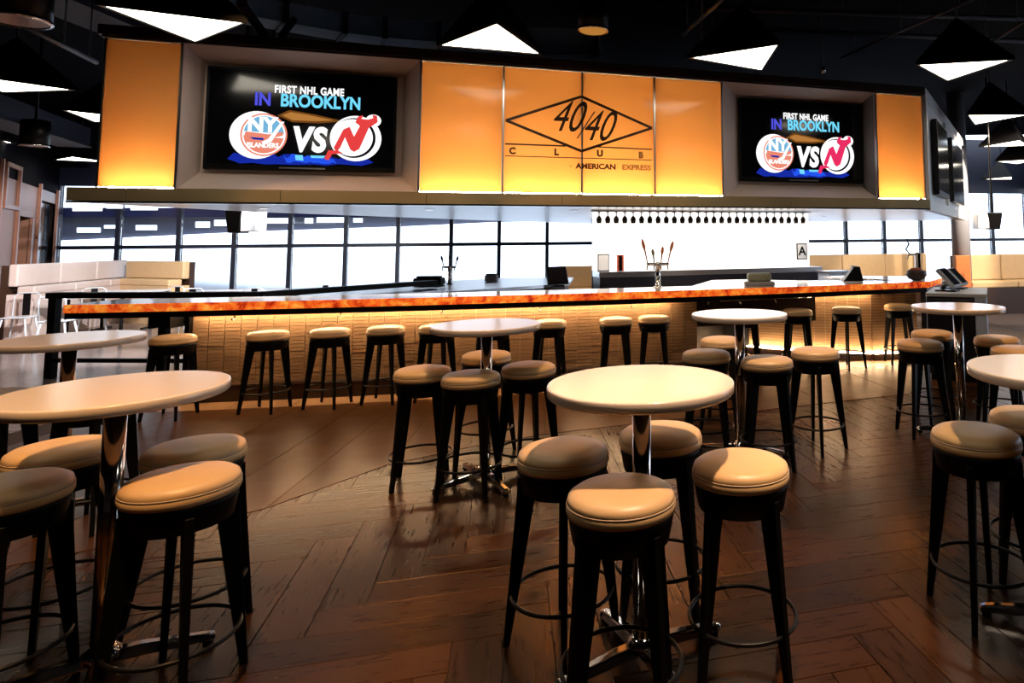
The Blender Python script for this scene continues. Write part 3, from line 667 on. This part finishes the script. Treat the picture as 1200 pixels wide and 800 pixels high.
rest_on(at(503, 333.5, .952), 'low black bar caddy on the steel counter left of the dark tap', 'bar_caddy', 'caddy', ice)
def ice2(t):
    MB().box(-.11, .11, -.08, .08, 0, .12).build('body', M['grey'], t, .02, 2); MB().box(-.09, .09, -.06, .06, .12, .14).build('lid', M['black'], t, .005)
rest_on(at(576, 329.5, .952), 'small grey bar caddy on the steel counter right of the dark tap', 'bar_caddy', 'caddy', ice2)
def towel(t):
    MB().box(-.19, .19, -.12, .12, 0, .05).build('tray', M['grey'], t, .01); MB().box(-.15, .15, -.10, .10, .05, .16).build('body', M['greencan'], t, .03, 2)
rest_on(Vector((.95, 8.55, 1.072)), 'olive and grey condiment box standing on the bar right of the main tap', 'condiment_box', 'box', towel)
def bowl(t):
    MB().lathe([(.05, 0), (.11, .03), (.14, .09), (.13, .13), (.09, .15), (.0, .155)], 24).build('bowl', M['darkwood'], t)
    MB().lathe([(.10, .145), (.07, .17), (.0, .18)], 16).build('contents', M['redmat'], t)
rest_on(at(1074, 328.5, 1.072), 'round dark bowl with reddish contents at the right end of the bar', 'bowl', 'bowl', bowl)
def wedge(t):
    MB().add([(-.14, -.08, 0), (.14, -.08, 0), (.14, .08, 0), (-.14, .08, 0), (.02, -.06, .2), (.10, -.06, .2), (.10, .06, .2), (.02, .06, .2)], [(0, 3, 2, 1), (4, 5, 6, 7), (0, 1, 5, 4), (1, 2, 6, 5), (2, 3, 7, 6), (3, 0, 4, 7)]).build('base', M['blackmetal'], t, .006)
    MB().box(-.02, .06, -.07, .07, .2, .212).build('pad', M['grey'], t)
rest_on(Vector((2.35, 9.35, 1.072)), 'small black wedge-shaped card reader on the bar near its right end', 'card_reader', 'device', wedge)
t = thing('ice_bin', 'pale blue metal bin front beneath the grade sign behind the bar', 'bin', (*(bA.lerp(bB, .93)-nB*.9+dB*.35), 0), atan2(dB.y, dB.x))
MB().box(-.28, .28, -.2, .2, 0, 1.05).build('body', M['blue'], t, .01); MB().box(-.3, .3, -.22, .22, 1.05, 1.09).build('lid', M['steel'], t, .005)

# service station right
st = thing('service_station', 'dark service cabinet with white top and pale side at the right end of the bar', 'cabinet', (2.85, 7.87, 0), radians(-25))
W_, Dp = .52, 1.12
MB().box(0, W_, 0, Dp, .08, .97).build('body', M['cabinet'], st, .004); MB().box(.02, W_-.02, .03, Dp-.02, 0, .08).build('toe_kick', M['black'], st)
MB().box(-.01, W_+.13, -.01, Dp+.01, .97, 1.01).build('worktop', M['white'], st, .004)
MB().box(W_, W_+.12, 0, Dp, 0, .97).build('side_panel', M['blue'], st, .003)
MB().box(.02, W_/2-.005, -.015, 0, .12, .94).build('door', M['cabinet'], st, .003); MB().box(W_/2+.005, W_-.02, -.015, 0, .12, .94).build('door', M['cabinet'], st, .003)
def pos(lbl, x, y, rz, k):
    t = thing('order_terminal', lbl, 'order terminal', (x, y, 1.01), rz)
    MB().box(-.12, .12, -.12, .12, 0, .02).build('stand_foot', M['blackmetal'], t, .004); MB().tube([(0, .06, .02), (0, .02, .16)], .03).build('stand', M['steel'], t)
    X = Matrix.Translation((0, -.02, .17*k)) @ Matrix.Rotation(radians(-42), 4, 'X')
    MB().box(-.17*k, .17*k, -.02, .03, -.15*k, .15*k, X).build('housing', M['lightwhite'], t, .006); MB().box(-.15*k, .15*k, -.024, -.019, -.13*k, .13*k, X).build('screen', M['screenblack'], t)
pos('tilted black-screened order terminal on the service cabinet, front one', 3.20, 8.12, radians(55), .95)
pos('tilted black-screened order terminal on the service cabinet, rear one', 3.46, 8.50, radians(55), .9)

# hanging speaker/projector boxes
def hang_box(lbl, px, py, Y, w_, h, rz, side=None):
    p = atY(px, py, Y); t = thing('hanging_speaker', lbl, 'speaker', p, rz)
    v = [(-w_/2, -.15, h/2), (w_/2, -.15, h/2), (w_/2, .15, h/2), (-w_/2, .15, h/2), (-w_*.33, -.12, -h/2), (w_*.33, -.12, -h/2), (w_*.33, .12, -h/2), (-w_*.33, .12, -h/2)]
    MB().add(v, [(0, 1, 2, 3), (7, 6, 5, 4), (0, 4, 5, 1), (1, 5, 6, 2), (2, 6, 7, 3), (3, 7, 4, 0)]).build('cabinet', M['blackmetal'], t, .01)
    MB().box(w_*.42, w_*.46+.22, -.13, .13, -h*.45, h*.42).build('side_face', M['white'], t, .01)
    top = 5.0-p.z if not side else side-p.z
    MB().tube([(0, 0, h/2), (0, 0, top)], .02).build('hanger', M['blackmetal'], t)
    return t
hang_box('black tapered speaker hanging in front of the left windows', 280, 259, 9.9, .26, .36, 0, 5.0)
t = hang_box('dark blue speaker with pale side hanging by the right windows', 1163, 259, 13.5, .30, .34, pi, 5.0)

# ================================================================== STOOLS
def make_stool():
    t = thing('bar_stool', 'x', 'stool')
    # cushion
    prof = [(.172, .695), (.186, .700), (.191, .712), (.190, .728)]
    MB().lathe(prof+[(.186, .734), (.188, .740), (.183, .756), (.165, .768), (.13, .776), (.07, .780), (.002, .781)], 40).build('seat_pad', M['vinyl'], t)
    MB().tube([(.188*cos(2*pi*i/40), .188*sin(2*pi*i/40), .734) for i in range(40)], .0028, 6, True).build('piping', M['vinyl_seam'], t)
    MB().lathe([(.160, .60), (.168, .605), (.182, .68), (.184, .697), (.10, .697)], 40).build('apron', M['black'], t)
    # legs: flat tapered boards, broad along the radius
    lm = MB()
    vs = []
    for z, r0, r1, tk in ((.66, .110, .186, .014), (.60, .112, .188, .014), (.30, .160, .212, .0125), (0, .212, .238, .011)):
        vs += [(r0, -tk, z), (r1, -tk, z), (r1, tk, z), (r0, tk, z)]
    fs = [(0, 1, 2, 3), (15, 14, 13, 12)]
    for k in range(3):
        for j in range(4): a = 4*k+j; b = 4*k+(j+1) % 4; fs.append((a, b, b+4, a+4))
    lm.add(vs, fs); lme = lm.mesh('leg', M['black'], .002)
    for k in range(4):
        o = link('leg', lme, t); o.rotation_euler = (0, 0, k*pi/2)
    MB().tube([(.205*cos(2*pi*i/48), .205*sin(2*pi*i/48), .195) for i in range(48)], .0085, 8, True).build('foot_ring', M['blackmetal'], t)
    return t
G1, G2, G3, G4, G5, G6, G7, G8 = ('stools around the front middle table', 'stools around the second table near the bar', 'stools around the table right of centre', 'stools around the far right table', 'stools around the near right table', 'stools around the near left table', 'stools around the far left table', 'stools lined up at the bar')
stl = [
 (-.23, 2.38, 45, 'cream-topped black bar stool nearest the viewer, in front of the front middle table', G1),
 (.21, 2.67, 42, 'cream-topped black bar stool on the right side of the front middle table', G1),
 (-.52, 2.86, 12, 'cream-topped black bar stool on the left side of the front middle table', G1),
 (-.12, 3.11, 44, 'cream-topped black bar stool behind the pole of the front middle table', G1),
 (-1.83, 4.67, 60, 'leftmost cream-topped stool at the second table near the bar', G2),
 (-1.43, 4.47, 44, 'cream-topped stool directly in front of the second table near the bar', G2),
 (-1.12, 4.78, 30, 'cream-topped stool on the right of the second table near the bar', G2),
 (-1.58, 5.31, 20, 'cream-topped stool behind the pole of the second table near the bar', G2),
 (.32, 6.00, 30, 'rear cream-topped stool half hidden by the table right of centre', G3),
 (.16, 5.28, 40, 'cream-topped stool left of the pole of the table right of centre', G3),
 (.60, 4.96, 45, 'cream-topped stool in front of the pole of the table right of centre', G3),
 (1.03, 5.34, 88, 'cream-topped stool on the right side of the table right of centre', G3),
 (2.00, 5.72, 52, 'front cream-topped stool left of the far right table', G4),
 (2.33, 6.33, 25, 'rear cream-topped stool left of the far right table pole', G4),
 (2.75, 5.92, 30, 'cream-topped stool right of the far right table pole', G4),
 (2.62, 5.32, 60, 'cream-topped stool in front right of the far right table, cut by the frame', G4),
 (1.30, 3.05, 58, 'large cream-topped stool at the left of the near right table', G5),
 (1.70, 3.34, 20, 'cream-topped stool behind the near right table, partly out of frame', G5),
 (1.56, 2.55, 45, 'cream-topped stool before the near right table, only its edge in frame', G5),
 (-2.14, 2.95, 35, 'rear right cream-topped stool at the near left table', G6),
 (-1.90, 2.56, 45, 'front right cream-topped stool at the near left table', G6),
 (-2.72, 2.95, 30, 'rear left cream-topped stool at the near left table', G6),
 (-2.50, 2.50, 45, 'front left cream-topped stool at the near left table', G6),
 (-4.12, 4.02, 60, 'cream-topped stool under the left part of the far left table', G7),
 (-3.52, 4.02, 45, 'cream-topped stool between the two left tables, mostly hidden', G7),
 (-4.95, 6.46, 50, 'first tan-topped stool at the bar, at its left end', G8),
 (-4.18, 6.69, 45, 'second tan-topped stool from the left end of the bar', G8),
 (-3.65, 6.86, 43, 'third tan-topped stool from the left end of the bar', G8),
 (-3.15, 7.02, 45, 'fourth tan-topped stool from the left end of the bar', G8),
 (-2.64, 7.10, 45, 'bar stool at the bar seen left of the second table top', G8),
 (-2.09, 7.26, 45, 'bar stool at the bar hidden behind the second table top', G8),
 (-1.52, 7.44, 45, 'bar stool at the bar seen just right of the second table top', G8),
 (-.80, 7.64, 45, 'left one of the two close bar stools at the middle of the bar', G8),
 (-.37, 7.82, 45, 'right one of the two close bar stools at the middle of the bar', G8),
 (.73, 8.15, 45, 'bar stool at the bar hidden behind the table right of centre', G8),
 (1.41, 8.42, 45, 'bar stool at the bar seen just right of the table right of centre', G8),
 (2.08, 8.62, 80, 'bar stool at the bar before the lit tiles near its right end', G8),
 (2.86, 8.95, 45, 'last tan-topped stool at the right end of the bar', G8)]
s0_ = make_stool()
for i, (x, y, a, lb, g) in enumerate(stl):
    z = .006 if g == G8 else (.004 if (x > -2.9 and y > bline(x)) and g not in (G7,) else 0)
    if i == 0: s0_.location = (x, y, z); s0_.rotation_euler = (0, 0, radians(a)); s0_['label'] = lb; s0_['group'] = g
    else: dup(s0_, (x, y, z), radians(a), lb, g)

# ================================================================== ROUND TABLES
def make_table():
    t = thing('bar_table', 'x', 'table')
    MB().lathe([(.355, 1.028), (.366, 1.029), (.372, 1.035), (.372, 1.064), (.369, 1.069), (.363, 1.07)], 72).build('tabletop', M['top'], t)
    MB().lathe([(.16, 1.016), (.16, 1.028)], 24).build('top_plate', M['blackmetal'], t)
    MB().lathe([(.037, .08), (.037, 1.016)], 28).build('pole', M['chrome'], t)
    MB().lathe([(.062, .06), (.062, .085), (.045, .10), (.038, .11)], 28).build('collar', M['chrome'], t)
    arm = MB()
    for (r, z0, z1, wv) in ((0, .045, .085, .036), (.12, .04, .080, .034), (.34, .022, .050, .027), (.362, .022, .042, .022)): arm.v += [(r, -wv, z0), (r, wv, z0), (r, wv*.62, z1), (r, -wv*.62, z1)]
    arm.f = [(0, 1, 2, 3), (15, 14, 13, 12)]+[(4*k+j, 4*k+(j+1) % 4, 4*k+4+(j+1) % 4, 4*k+4+j) for k in range(3) for j in range(4)]; arm.sm = [False]*len(arm.f)
    am = arm.mesh('base_arm', M['chrome'], .006, 2); ft = MB().lathe([(.018, 0), (.020, .004), (.020, .018), (.008, .024)], 14, (.335, 0, 0)).mesh('foot', M['blackmetal'])
    for k in range(4):
        o = link('base_arm', am, t); o.rotation_euler = (0, 0, k*pi/2); f_ = link('foot', ft, o)
    return t
tbl = [(-.18, 2.70, 32, 'large-looking round white table at the front middle of the room'), (-1.39, 4.67, 40, 'round white table near the bar with pinkish sheen, left of centre'), (.42, 5.22, 72, 'round white table near the bar just right of centre'),
       (2.30, 5.64, 70, 'round white table at the far right before the service cabinet'), (1.61, 2.89, 71, 'round white table cut off by the right edge of the frame'), (-2.25, 2.66, 33, 'round tan-lit table at the near left with two bright reflections'), (-3.83, 4.16, 40, 'round table at the far left edge behind the near left table')]
t0 = make_table()
for i, (x, y, a, lb) in enumerate(tbl):
    z = .004 if (x > -2.9 and y > bline(x)) else 0
    if i == 0: t0.location = (x, y, 0); t0.rotation_euler = (0, 0, radians(a)); t0['label'] = lb; t0['group'] = 'round pedestal tables'
    else: dup(t0, (x, y, z), radians(a), lb, 'round pedestal tables')

# ================================================================== PENDANT LAMPS
def pendant(lbl, x, y, ang, side=1.05, h=.62, z=3.65, grp='triangular pendant lamps'):
    R = side/sqrt(3); pt = [(R*cos(radians(120*k)), R*sin(radians(120*k))) for k in range(3)]
    pi_ = [(p[0]*.965, p[1]*.965) for p in pt]
    t = thing('pendant_lamp', lbl, 'lamp', (x, y, z), radians(ang), grp)
    MB().prism(pi_, .0, .02).build('diffuser', M['pend'], t)
    v = [(p[0]*1.01, p[1]*1.01, -.012) for p in pt]+[(p[0]*1.01, p[1]*1.01, .03) for p in pt]+[(.0, 0, h)]
    vi = [(p[0]*.955, p[1]*.955, -.012) for p in pt]+[(p[0]*.955, p[1]*.955, .03) for p in pt]
    mb = MB().add(v+vi, [(3, 4, 6), (4, 5, 6), (5, 3, 6)]+[(i, (i+1) % 3, 3+(i+1) % 3, 3+i) for i in range(3)]+[(i, 7+i, 7+(i+1) % 3, (i+1) % 3) for i in range(3)]+[(7+i, 10+i, 10+(i+1) % 3, 7+(i+1) % 3) for i in range(3)])
    mb.build('shade', M['black'], t)
    MB().tube([(0, 0, h-.03), (0, 0, 5.0-z)], .012).build('hanger', M['blackmetal'], t)
PD = [([(118, 5), (285, 25), (229, 49)], 'triangular lit pendant lamp above the left end of the canopy'), ([(512, 53), (583, 23), (635, 65)], 'triangular lit pendant lamp above the middle of the canopy'),
      ([(806, 67), (913, 51), (893, 82)], 'triangular lit pendant lamp above the right television'), ([(1075, 74), (1187, 69), (1110, 95)], 'triangular lit pendant lamp beyond the right end of the canopy top'),
      ([(1131, 133), (1215, 133), (1140, 147)], 'triangular pendant lamp at the right edge, second down the right side'), ([(1145, 172), (1188, 163), (1215, 171)], 'triangular pendant lamp at the right edge, third down the right side')]
for v, lb in PD:
    q = [at(*p, 3.65) for p in v]; c = (q[0]+q[1]+q[2])/3
    a = sum(sorted([(math.degrees(atan2(p.y-c.y, p.x-c.x)) % 120) for p in q])[1:2])
    pendant(lb, c.x, c.y, a)
def pend_v(lb, V, e1, e2):
    v, a, b = at(*V, 3.65), at(*e1, 3.65), at(*e2, 3.65); d = ((a-v).normalized()+(b-v).normalized()); d.z = 0; d.normalize()
    c = v+d*(1.05/sqrt(3)); pendant(lb, c.x, c.y, math.degrees(atan2(v.y-c.y, v.x-c.x)))
for V, a, b, lb in (((1166, 189), (1200, 186.5), (1187, 193), 'fourth triangular pendant lamp down the right side, small'), ((1150, 210), (1187, 206), (1200, 210.5), 'fifth triangular pendant lamp down the right side, far back'), ((1177, 220), (1200, 217), (1200, 221.5), 'farthest triangular pendant lamp on the right side'),
                      ((90, 105), (0, 92), (0, 109), 'large triangular pendant lamp at the left edge of the frame'), ((73, 128), (163, 139), (110, 140), 'triangular pendant lamp close behind the left end of the canopy'), ((20, 168), (0, 148), (0, 167), 'triangular pendant lamp at the left edge below the duct'),
                      ((62, 187), (80, 181), (102, 189), 'small triangular pendant lamp between duct and canopy'), ((57, 203), (0, 197), (0, 204.5), 'flat-looking triangular pendant lamp low at the left edge'), ((74, 214), (100, 210.5), (100, 216), 'farthest triangular pendant lamp left of the canopy')):
    pend_v(lb, V, a, b)
# lamps behind and beside the camera, the same row continued
for x, y, a, b_ in ((-3.2, 1.6, 10, 'near left'), (.9, 1.4, 40, 'front middle'), (-1.2, 3.4, 75, 'second'), (3.6, 3.2, 20, 'near right')):
    pendant('triangular pendant lamp hanging over the %s table, above the frame' % b_, x, y, a, grp='pendant lamps above the frame')
# canister downlights
def can_light(lbl, px, py, z, r, h, m, power=0, col=(1, .6, .28), tgt=None):
    p = at(px, py, z) if px is not None else Vector(py); t = thing('ceiling_can', lbl, 'ceiling light', p)
    MB().lathe([(r*.92, 0), (r, .0), (r, h), (r*.5, h+.02)], 28).build('can', M['blackmetal'], t); MB().lathe([(r*.90, -.003), (r*.90, .004)], 28).build('lens', m, t)
    MB().lathe([(r*.93, -.01), (r*1.03, -.01), (r*1.03, .02), (r*.93, .02)], 28, cap=False).build('rim', M['chrome'], t)
    MB().tube([(0, 0, h), (0, 0, 5.0-z)], .02).build('hanger', M['blackmetal'], t)
can_light('black canister ceiling light with amber lens above the middle panels', 695, 36, 3.9, .16, .34, M['amber'])
can_light('large dark canister hanging at the top left corner', 20, 24, 3.7, .24, .5, M['screenblack'])
can_light('small dark canister below the duct on the left', 40, 171, 3.25, .18, .4, M['screenblack'])
def spot(x, y, z, tx, ty, tz, power, size, col=(1, .70, .42), aim='', blend=.35):
    t = thing('spot_lamp', 'small black ceiling spot lamp aimed at '+aim, 'ceiling light', (x, y, z), 0, 'ceiling spot lamps above the frame')
    d = Vector((tx-x, ty-y, tz-z)).normalized(); q = d.to_track_quat('-Z', 'Y')
    hd = MB().lathe([(.05, 0), (.055, .0), (.055, .16), (.02, .18)], 16).build('head', M['blackmetal'], t); hd.rotation_euler = q.to_euler(); MB().tube([(0, 0, .1), (0, 0, 5.0-z)], .01).build('hanger', M['blackmetal'], t)
    l = D.lights.new('spot_lamp_light', 'SPOT'); l.energy = power; l.spot_size = radians(size); l.spot_blend = blend; l.color = col; l.shadow_soft_size = .05
    o = D.objects.new('bulb', l); COL.objects.link(o); o.parent = t; o.location = d*.04; o.rotation_euler = q.to_euler()
WC = (1, .54, .22)
spot(.5, 2.2, 4.3, .0, 2.7, 1.0, 800, 36, (1, .64, .40), 'the front middle table')
spot(.9, 4.6, 4.3, .5, 5.2, 1.0, 600, 34, (1, .68, .46), 'the table right of centre')
spot(-1.6, 1.6, 4.3, -2.2, 2.6, .8, 620, 44, WC, 'the near left table')
spot(-1.2, 3.9, 4.3, -1.4, 4.8, .8, 330, 42, WC, 'the second table near the bar')
spot(1.9, 2.3, 4.3, 1.5, 3.0, .8, 420, 44, (1, .66, .36), 'the near right table')
spot(2.2, 4.6, 4.3, 2.3, 5.8, .8, 330, 42, WC, 'the far right table')
spot(-3.6, 3.0, 4.3, -3.8, 4.2, .8, 260, 60, WC, 'the far left table')
spot(-3.9, 5.1, 4.3, -3.2, 6.9, .5, 130, 60, WC, 'the left bar stools')
spot(-.6, 5.6, 4.3, -.8, 7.6, .5, 130, 60, WC, 'the middle bar stools')


# added out-of-sight lamps that brighten the seating areas by the windows
spot(-6.7, 8.7, 3.4, -11.9, 13.8, .5, 1800, 46, (1, .9, .85), 'the pale banquette, added fill out of view'); spot(-6.1, 9.6, 3.4, -8.8, 12.5, .3, 2000, 90, (.95, .95, 1), 'the left dining tables, added fill out of view')
spot(7.0, 12.2, 4.3, 4.6, 15.8, .9, 1500, 60, (1, .84, .66), 'the long tan banquette, added fill out of view'); spot(8.0, 11.5, 4.6, 7.8, 15.5, .9, 1100, 75, (1, .84, .66), 'the tall tan banquette, added fill out of view'); spot(-2.8, 15.3, 4.4, -2.2, 16.9, .9, 400, 60, (1, .8, .6), 'the short tan banquette by the middle windows, added fill out of view')
# fill lamps added in the canopy underside to brighten what lies below and behind
def aimed(x, y, tx, ty, tz, e, size, col=(1, .86, .72)):
    q_ = ivi @ Vector((x, y, ZB-.156)); d_ = (ivi.to_3x3() @ (Vector((tx, ty, tz))-Vector((x, y, ZB-.156)))).normalized()
    MB().lathe([(.05, 0), (.06, 0), (.06, .004), (.05, .004)], 20, tuple(q_)).build('fill_light_rim', M['chrome'], can)
    l = D.lights.new('fill_light', 'SPOT'); l.energy = e; l.spot_size = radians(size); l.spot_blend = .5; l.color = col; l.shadow_soft_size = .05
    o = D.objects.new('fill_light', l); COL.objects.link(o); o.parent = can; o.location = q_+Vector((0, 0, -.01)); o.rotation_euler = d_.to_track_quat('-Z', 'Y').to_euler()
aimed(3.3, 13.4, 3.4, 15.7, 1.0, 260, 80); aimed(4.9, 13.9, 5.0, 16.0, 1.0, 260, 80); aimed(2.1, 12.2, 2.3, 13.0, 1.4, 60, 60); aimed(-1.2, 10.8, -1.3, 11.5, 1.3, 60, 60)  # added to lift the far banquette, grade sign and menu holders
for s_, o_ in ((1.2, .9), (3.0, .9), (4.8, .9), (6.6, .9), (8.4, .9), (9.4, 2.4), (7.0, 2.6), (9.9, 5.4)):  # added to brighten the bar top
    q_ = iv @ Vector((s_, o_, ZB-.152))
    MB().lathe([(.05, 0), (.06, 0), (.06, .004), (.05, .004)], 20, (s_, o_, ZB-.156)).build('fill_light_rim', M['chrome'], can)
    l = D.lights.new('fill_light', 'SPOT'); l.energy = 150; l.spot_size = radians(110); l.spot_blend = .6; l.color = (1, .88, .76); l.shadow_soft_size = .05
    o = D.objects.new('fill_light', l); COL.objects.link(o); o.parent = can; o.location = (s_, o_, ZB-.16)

# ================================================================== CEILING SERVICES
def duct(lbl, P, w_, h, m, z):   # P list of xy
    t = thing('air_duct', lbl, 'duct')
    for a, b in zip(P, P[1:]): beam(Vector(a), Vector(b), z, z+h, w_, m, 'section', t); beam(Vector(a), Vector(b), z-.02, z, w_+.08, M['pipe'], 'flange', t)
pts = [at(-60, 118, 3.9).to_2d(), at(88, 166, 3.9).to_2d()]
duct('blue-grey rectangular duct at the left, sloping toward the canopy', [tuple(p) for p in pts], .5, .40, M['duct'], 3.8)
cur = [at(px, py, 4.1).to_2d() for px, py in ((215, -25), (255, 12), (330, 31), (400, 45), (470, 53), (560, 58), (700, 64))]
t = thing('air_duct', 'pale galvanised duct curving across the ceiling behind the canopy', 'duct')
cur = [at(px, py, 4.3).to_2d() for px, py in ((190, -14), (250, 16), (330, 31), (400, 43), (450, 49), (515, 54), (600, 58), (700, 60))]
for a, b in zip(cur, cur[1:]):
    beam(Vector(a), Vector(b), 4.3, 4.55, .4, M['ductlight'], 'section', t)
    d = (Vector(b)-Vector(a)).normalized(); beam(Vector(b)-d*.03, Vector(b)+d*.03, 4.28, 4.57, .46, M['duct'], 'collar', t)
def pipe(lbl, a, b, z, r=.03, m=M['pipe']):
    p, q = at(*a, z), at(*b, z); t = thing('ceiling_pipe', lbl, 'pipe'); MB().tube([p, q], r).build('tube', m, t)
    for k in (.12, .5, .88):
        c = p.lerp(q, k); MB().tube([c, (c.x, c.y, 5.0)], .008, 6).build('hanger_rod', M['pipe'], t)
pipe('grey pipe running down toward the left end of the canopy', (28, 30), (113, 73), 3.95, .03)
pipe('thin grey pipe slanting above the right of the middle panels', (850, -4), (800, 41), 4.3, .025)
pipe('long thin pipe slanting above the right television', (1150, -5), (985, 68), 4.4, .02)
pipe('grey conduit at the top right corner', (1205, 22), (1120, 78), 4.3, .02)
for i, (a, b) in enumerate((((760, 8), (1200, 22)), ((780, 30), (1200, 48)))):
    pipe(('upper' if i == 0 else 'lower')+' of two dark joists crossing the top right', a, b, 4.7, .04, M['duct'])
t = thing('roof_brace', 'dark slanting steel brace above the left television', 'brace')
MB().tube([at(283, 5, 4.2), at(315, 48, 3.95)], .05, 6).build('strut', M['duct'], t); MB().tube([at(345, 23, 4.2), at(330, 42, 3.95)], .04, 6).build('strut', M['duct'], t)
MB().tube([at(283, 5, 4.2), (at(283, 5, 4.2).x, at(283, 5, 4.2).y, 5.0)], .05, 6).build('hanger', M['duct'], t)
t = thing('air_duct', 'broad dark grey duct in the top left corner', 'duct')
beam(at(30, -8, 4.62).to_2d(), at(185, 55, 4.62).to_2d(), 4.62, 4.95, .7, M['duct'], 'section', t)
# small spot fixtures on top
for px, py, lb in ((822, 67, 'tiny chrome spot fixture above the canopy, right of the middle'), (965, 86, 'small bluish spot cluster standing on the canopy near the right television')):
    p = at(px, py, 3.9); t = thing('spot_fixture', lb, 'ceiling light', p)
    MB().lathe([(.03, 0), (.04, .08), (.015, .10)], 12).build('head', M['chrome'], t); MB().tube([(0, 0, .09), (0, 0, 5.0-3.9)], .008).build('stem', M['pipe'], t)

# ================================================================== BANQUETTES
def banquette(lbl, P, zs, zb, m, segw=1.3, depth=.55, name='banquette', front=-1):
    bm_ = m if zs > .9 else M['darkwood']
    t = thing(name, lbl, 'banquette')
    for a, b in zip(P, P[1:]):
        a = Vector(a); b = Vector(b); d = (b-a); L = d.length; d.normalize(); n = max(1, round(L/segw))
        X = Matrix.Translation((a.x, a.y, 0)) @ Matrix.Rotation(atan2(d.y, d.x), 4, 'Z')
        MB().box(0, L, 0, .1, .0, zb-.02, X).build('frame', M['darkwood'], t); MB().box(0, L, front*depth, 0, 0, zs-.14, X).build('base', bm_, t)
        for i in range(n):
            x0, x1 = L*i/n+.006, L*(i+1)/n-.006
            MB().box(x0, x1, -.14, 0, zs, zb, X).build('back_cushion', m, t, .025, 2); MB().box(x0, x1, -depth, -.14, zs-.14, zs, X).build('seat_cushion', m, t, .025, 2)
    return t
banquette('long tan banquette beneath the windows behind the right half of the bar', [(2.6, 15.6), (5.9, 16.4)], .62, 1.32, M['beigeleather'])
banquette('tall tan banquette at the far right under the windows', [(6.15, 15.24), (9.5, 15.9)], .72, 1.30, M['beigeleather'], 1.15, .7)
banquette('pale corner banquette in front of the left windows', [(-12.15, 11.9), (-13.2, 15.5)], .95, 1.35, M['paleleather'], 1.2, .4)
banquette('short tan banquette facing the bar at the end of the pale one', [(-12.75, 15.3), (-10.75, 14.4)], .95, 1.33, M['beigeleather'], 2.6, .4)
banquette('short tan banquette behind the bar terminal at the middle windows', [(-3.2, 16.6), (-1.2, 17.0)], .55, 1.08, M['beigeleather'], 1.0)
t = thing('wooden_post', 'short orange wood post between the two tan banquettes', 'post', (*atY(1127, 306, 14.6).to_2d(), 0))
MB().box(-.16, .16, -.08, .08, 0, 1.3).build('post_body', M['tapwood'], t, .01)

# left dining area: tables and seats
def cafe_table(lbl, x, y, w_=1.2, dp=.7, z=.76, rz=.2):
    t = thing('dining_table', lbl, 'table', (x, y, 0), rz)
    MB().box(-w_/2, w_/2, -dp/2, dp/2, z-.04, z).build('tabletop', M['white'], t, .004)
    for sx in (-1, 1): MB().tube([(sx*w_*.36, 0, .02), (sx*w_*.36, 0, z-.04)], .03).build('pole', M['blackmetal'], t); MB().box(sx*w_*.36-.03, sx*w_*.36+.03, -.28, .28, 0, .03).build('foot', M['blackmetal'], t)
def make_chair():
    t = thing('metal_chair', 'x', 'chair'); m = M['lightwhite']
    MB().box(-.19, .19, -.19, .19, .435, .455).build('seat', m, t, .008)
    for sx in (-1, 1):
        for sy in (-1, 1): MB().tube([(sx*.15, sy*.15, .44), (sx*.22, sy*.22, 0)], [.018, .012], 6).build('leg', m, t)
    MB().tube([(-.17, .17, .45), (-.18, .22, .80), (-.12, .23, .85), (.12, .23, .85), (.18, .22, .80), (.17, .17, .45)], .012, 6).build('back_frame', m, t)
    MB().box(-.05, .05, .195, .215, .46, .84).build('back_slat', M['black'], t); return t
c0 = make_chair()
ch = [(-11.6, 11.6, 20, 'pale metal chair at the far left edge, nearest one in the dining area'), (-10.35, 11.0, 200, 'pale metal chair left of the drink rail post'), (-11.5, 12.93, 40, 'metal chair behind the nearest pale chair at the left'),
      (-9.3, 12.4, 10, 'metal chair seen just above the left tip of the bar'), (-8.2, 12.8, 190, 'metal chair seen behind the left part of the drink rail'), (-7.2, 13.2, 15, 'metal chair behind the drink rail, right of the others'), (-10.2, 13.6, 170, 'far metal chair in front of the pale banquette')]
for i, (x, y, a, lb) in enumerate(ch):
    if i == 0: c0.location = (x, y, 0); c0.rotation_euler = (0, 0, radians(a)); c0['label'] = lb; c0['group'] = 'metal chairs in the left dining area'
    else: dup(c0, (x, y, 0), radians(a), lb, 'metal chairs in the left dining area')
cafe_table('white dining table at the far left edge', -10.9, 12.3); cafe_table('white dining table behind the left tip of the bar', -9.0, 13.4, 1.6); cafe_table('white dining table in front of the pale banquette', -11.4, 13.6, 1.2)
cafe_table('long white table behind the drink rail', -6.6, 14.2, 2.2)
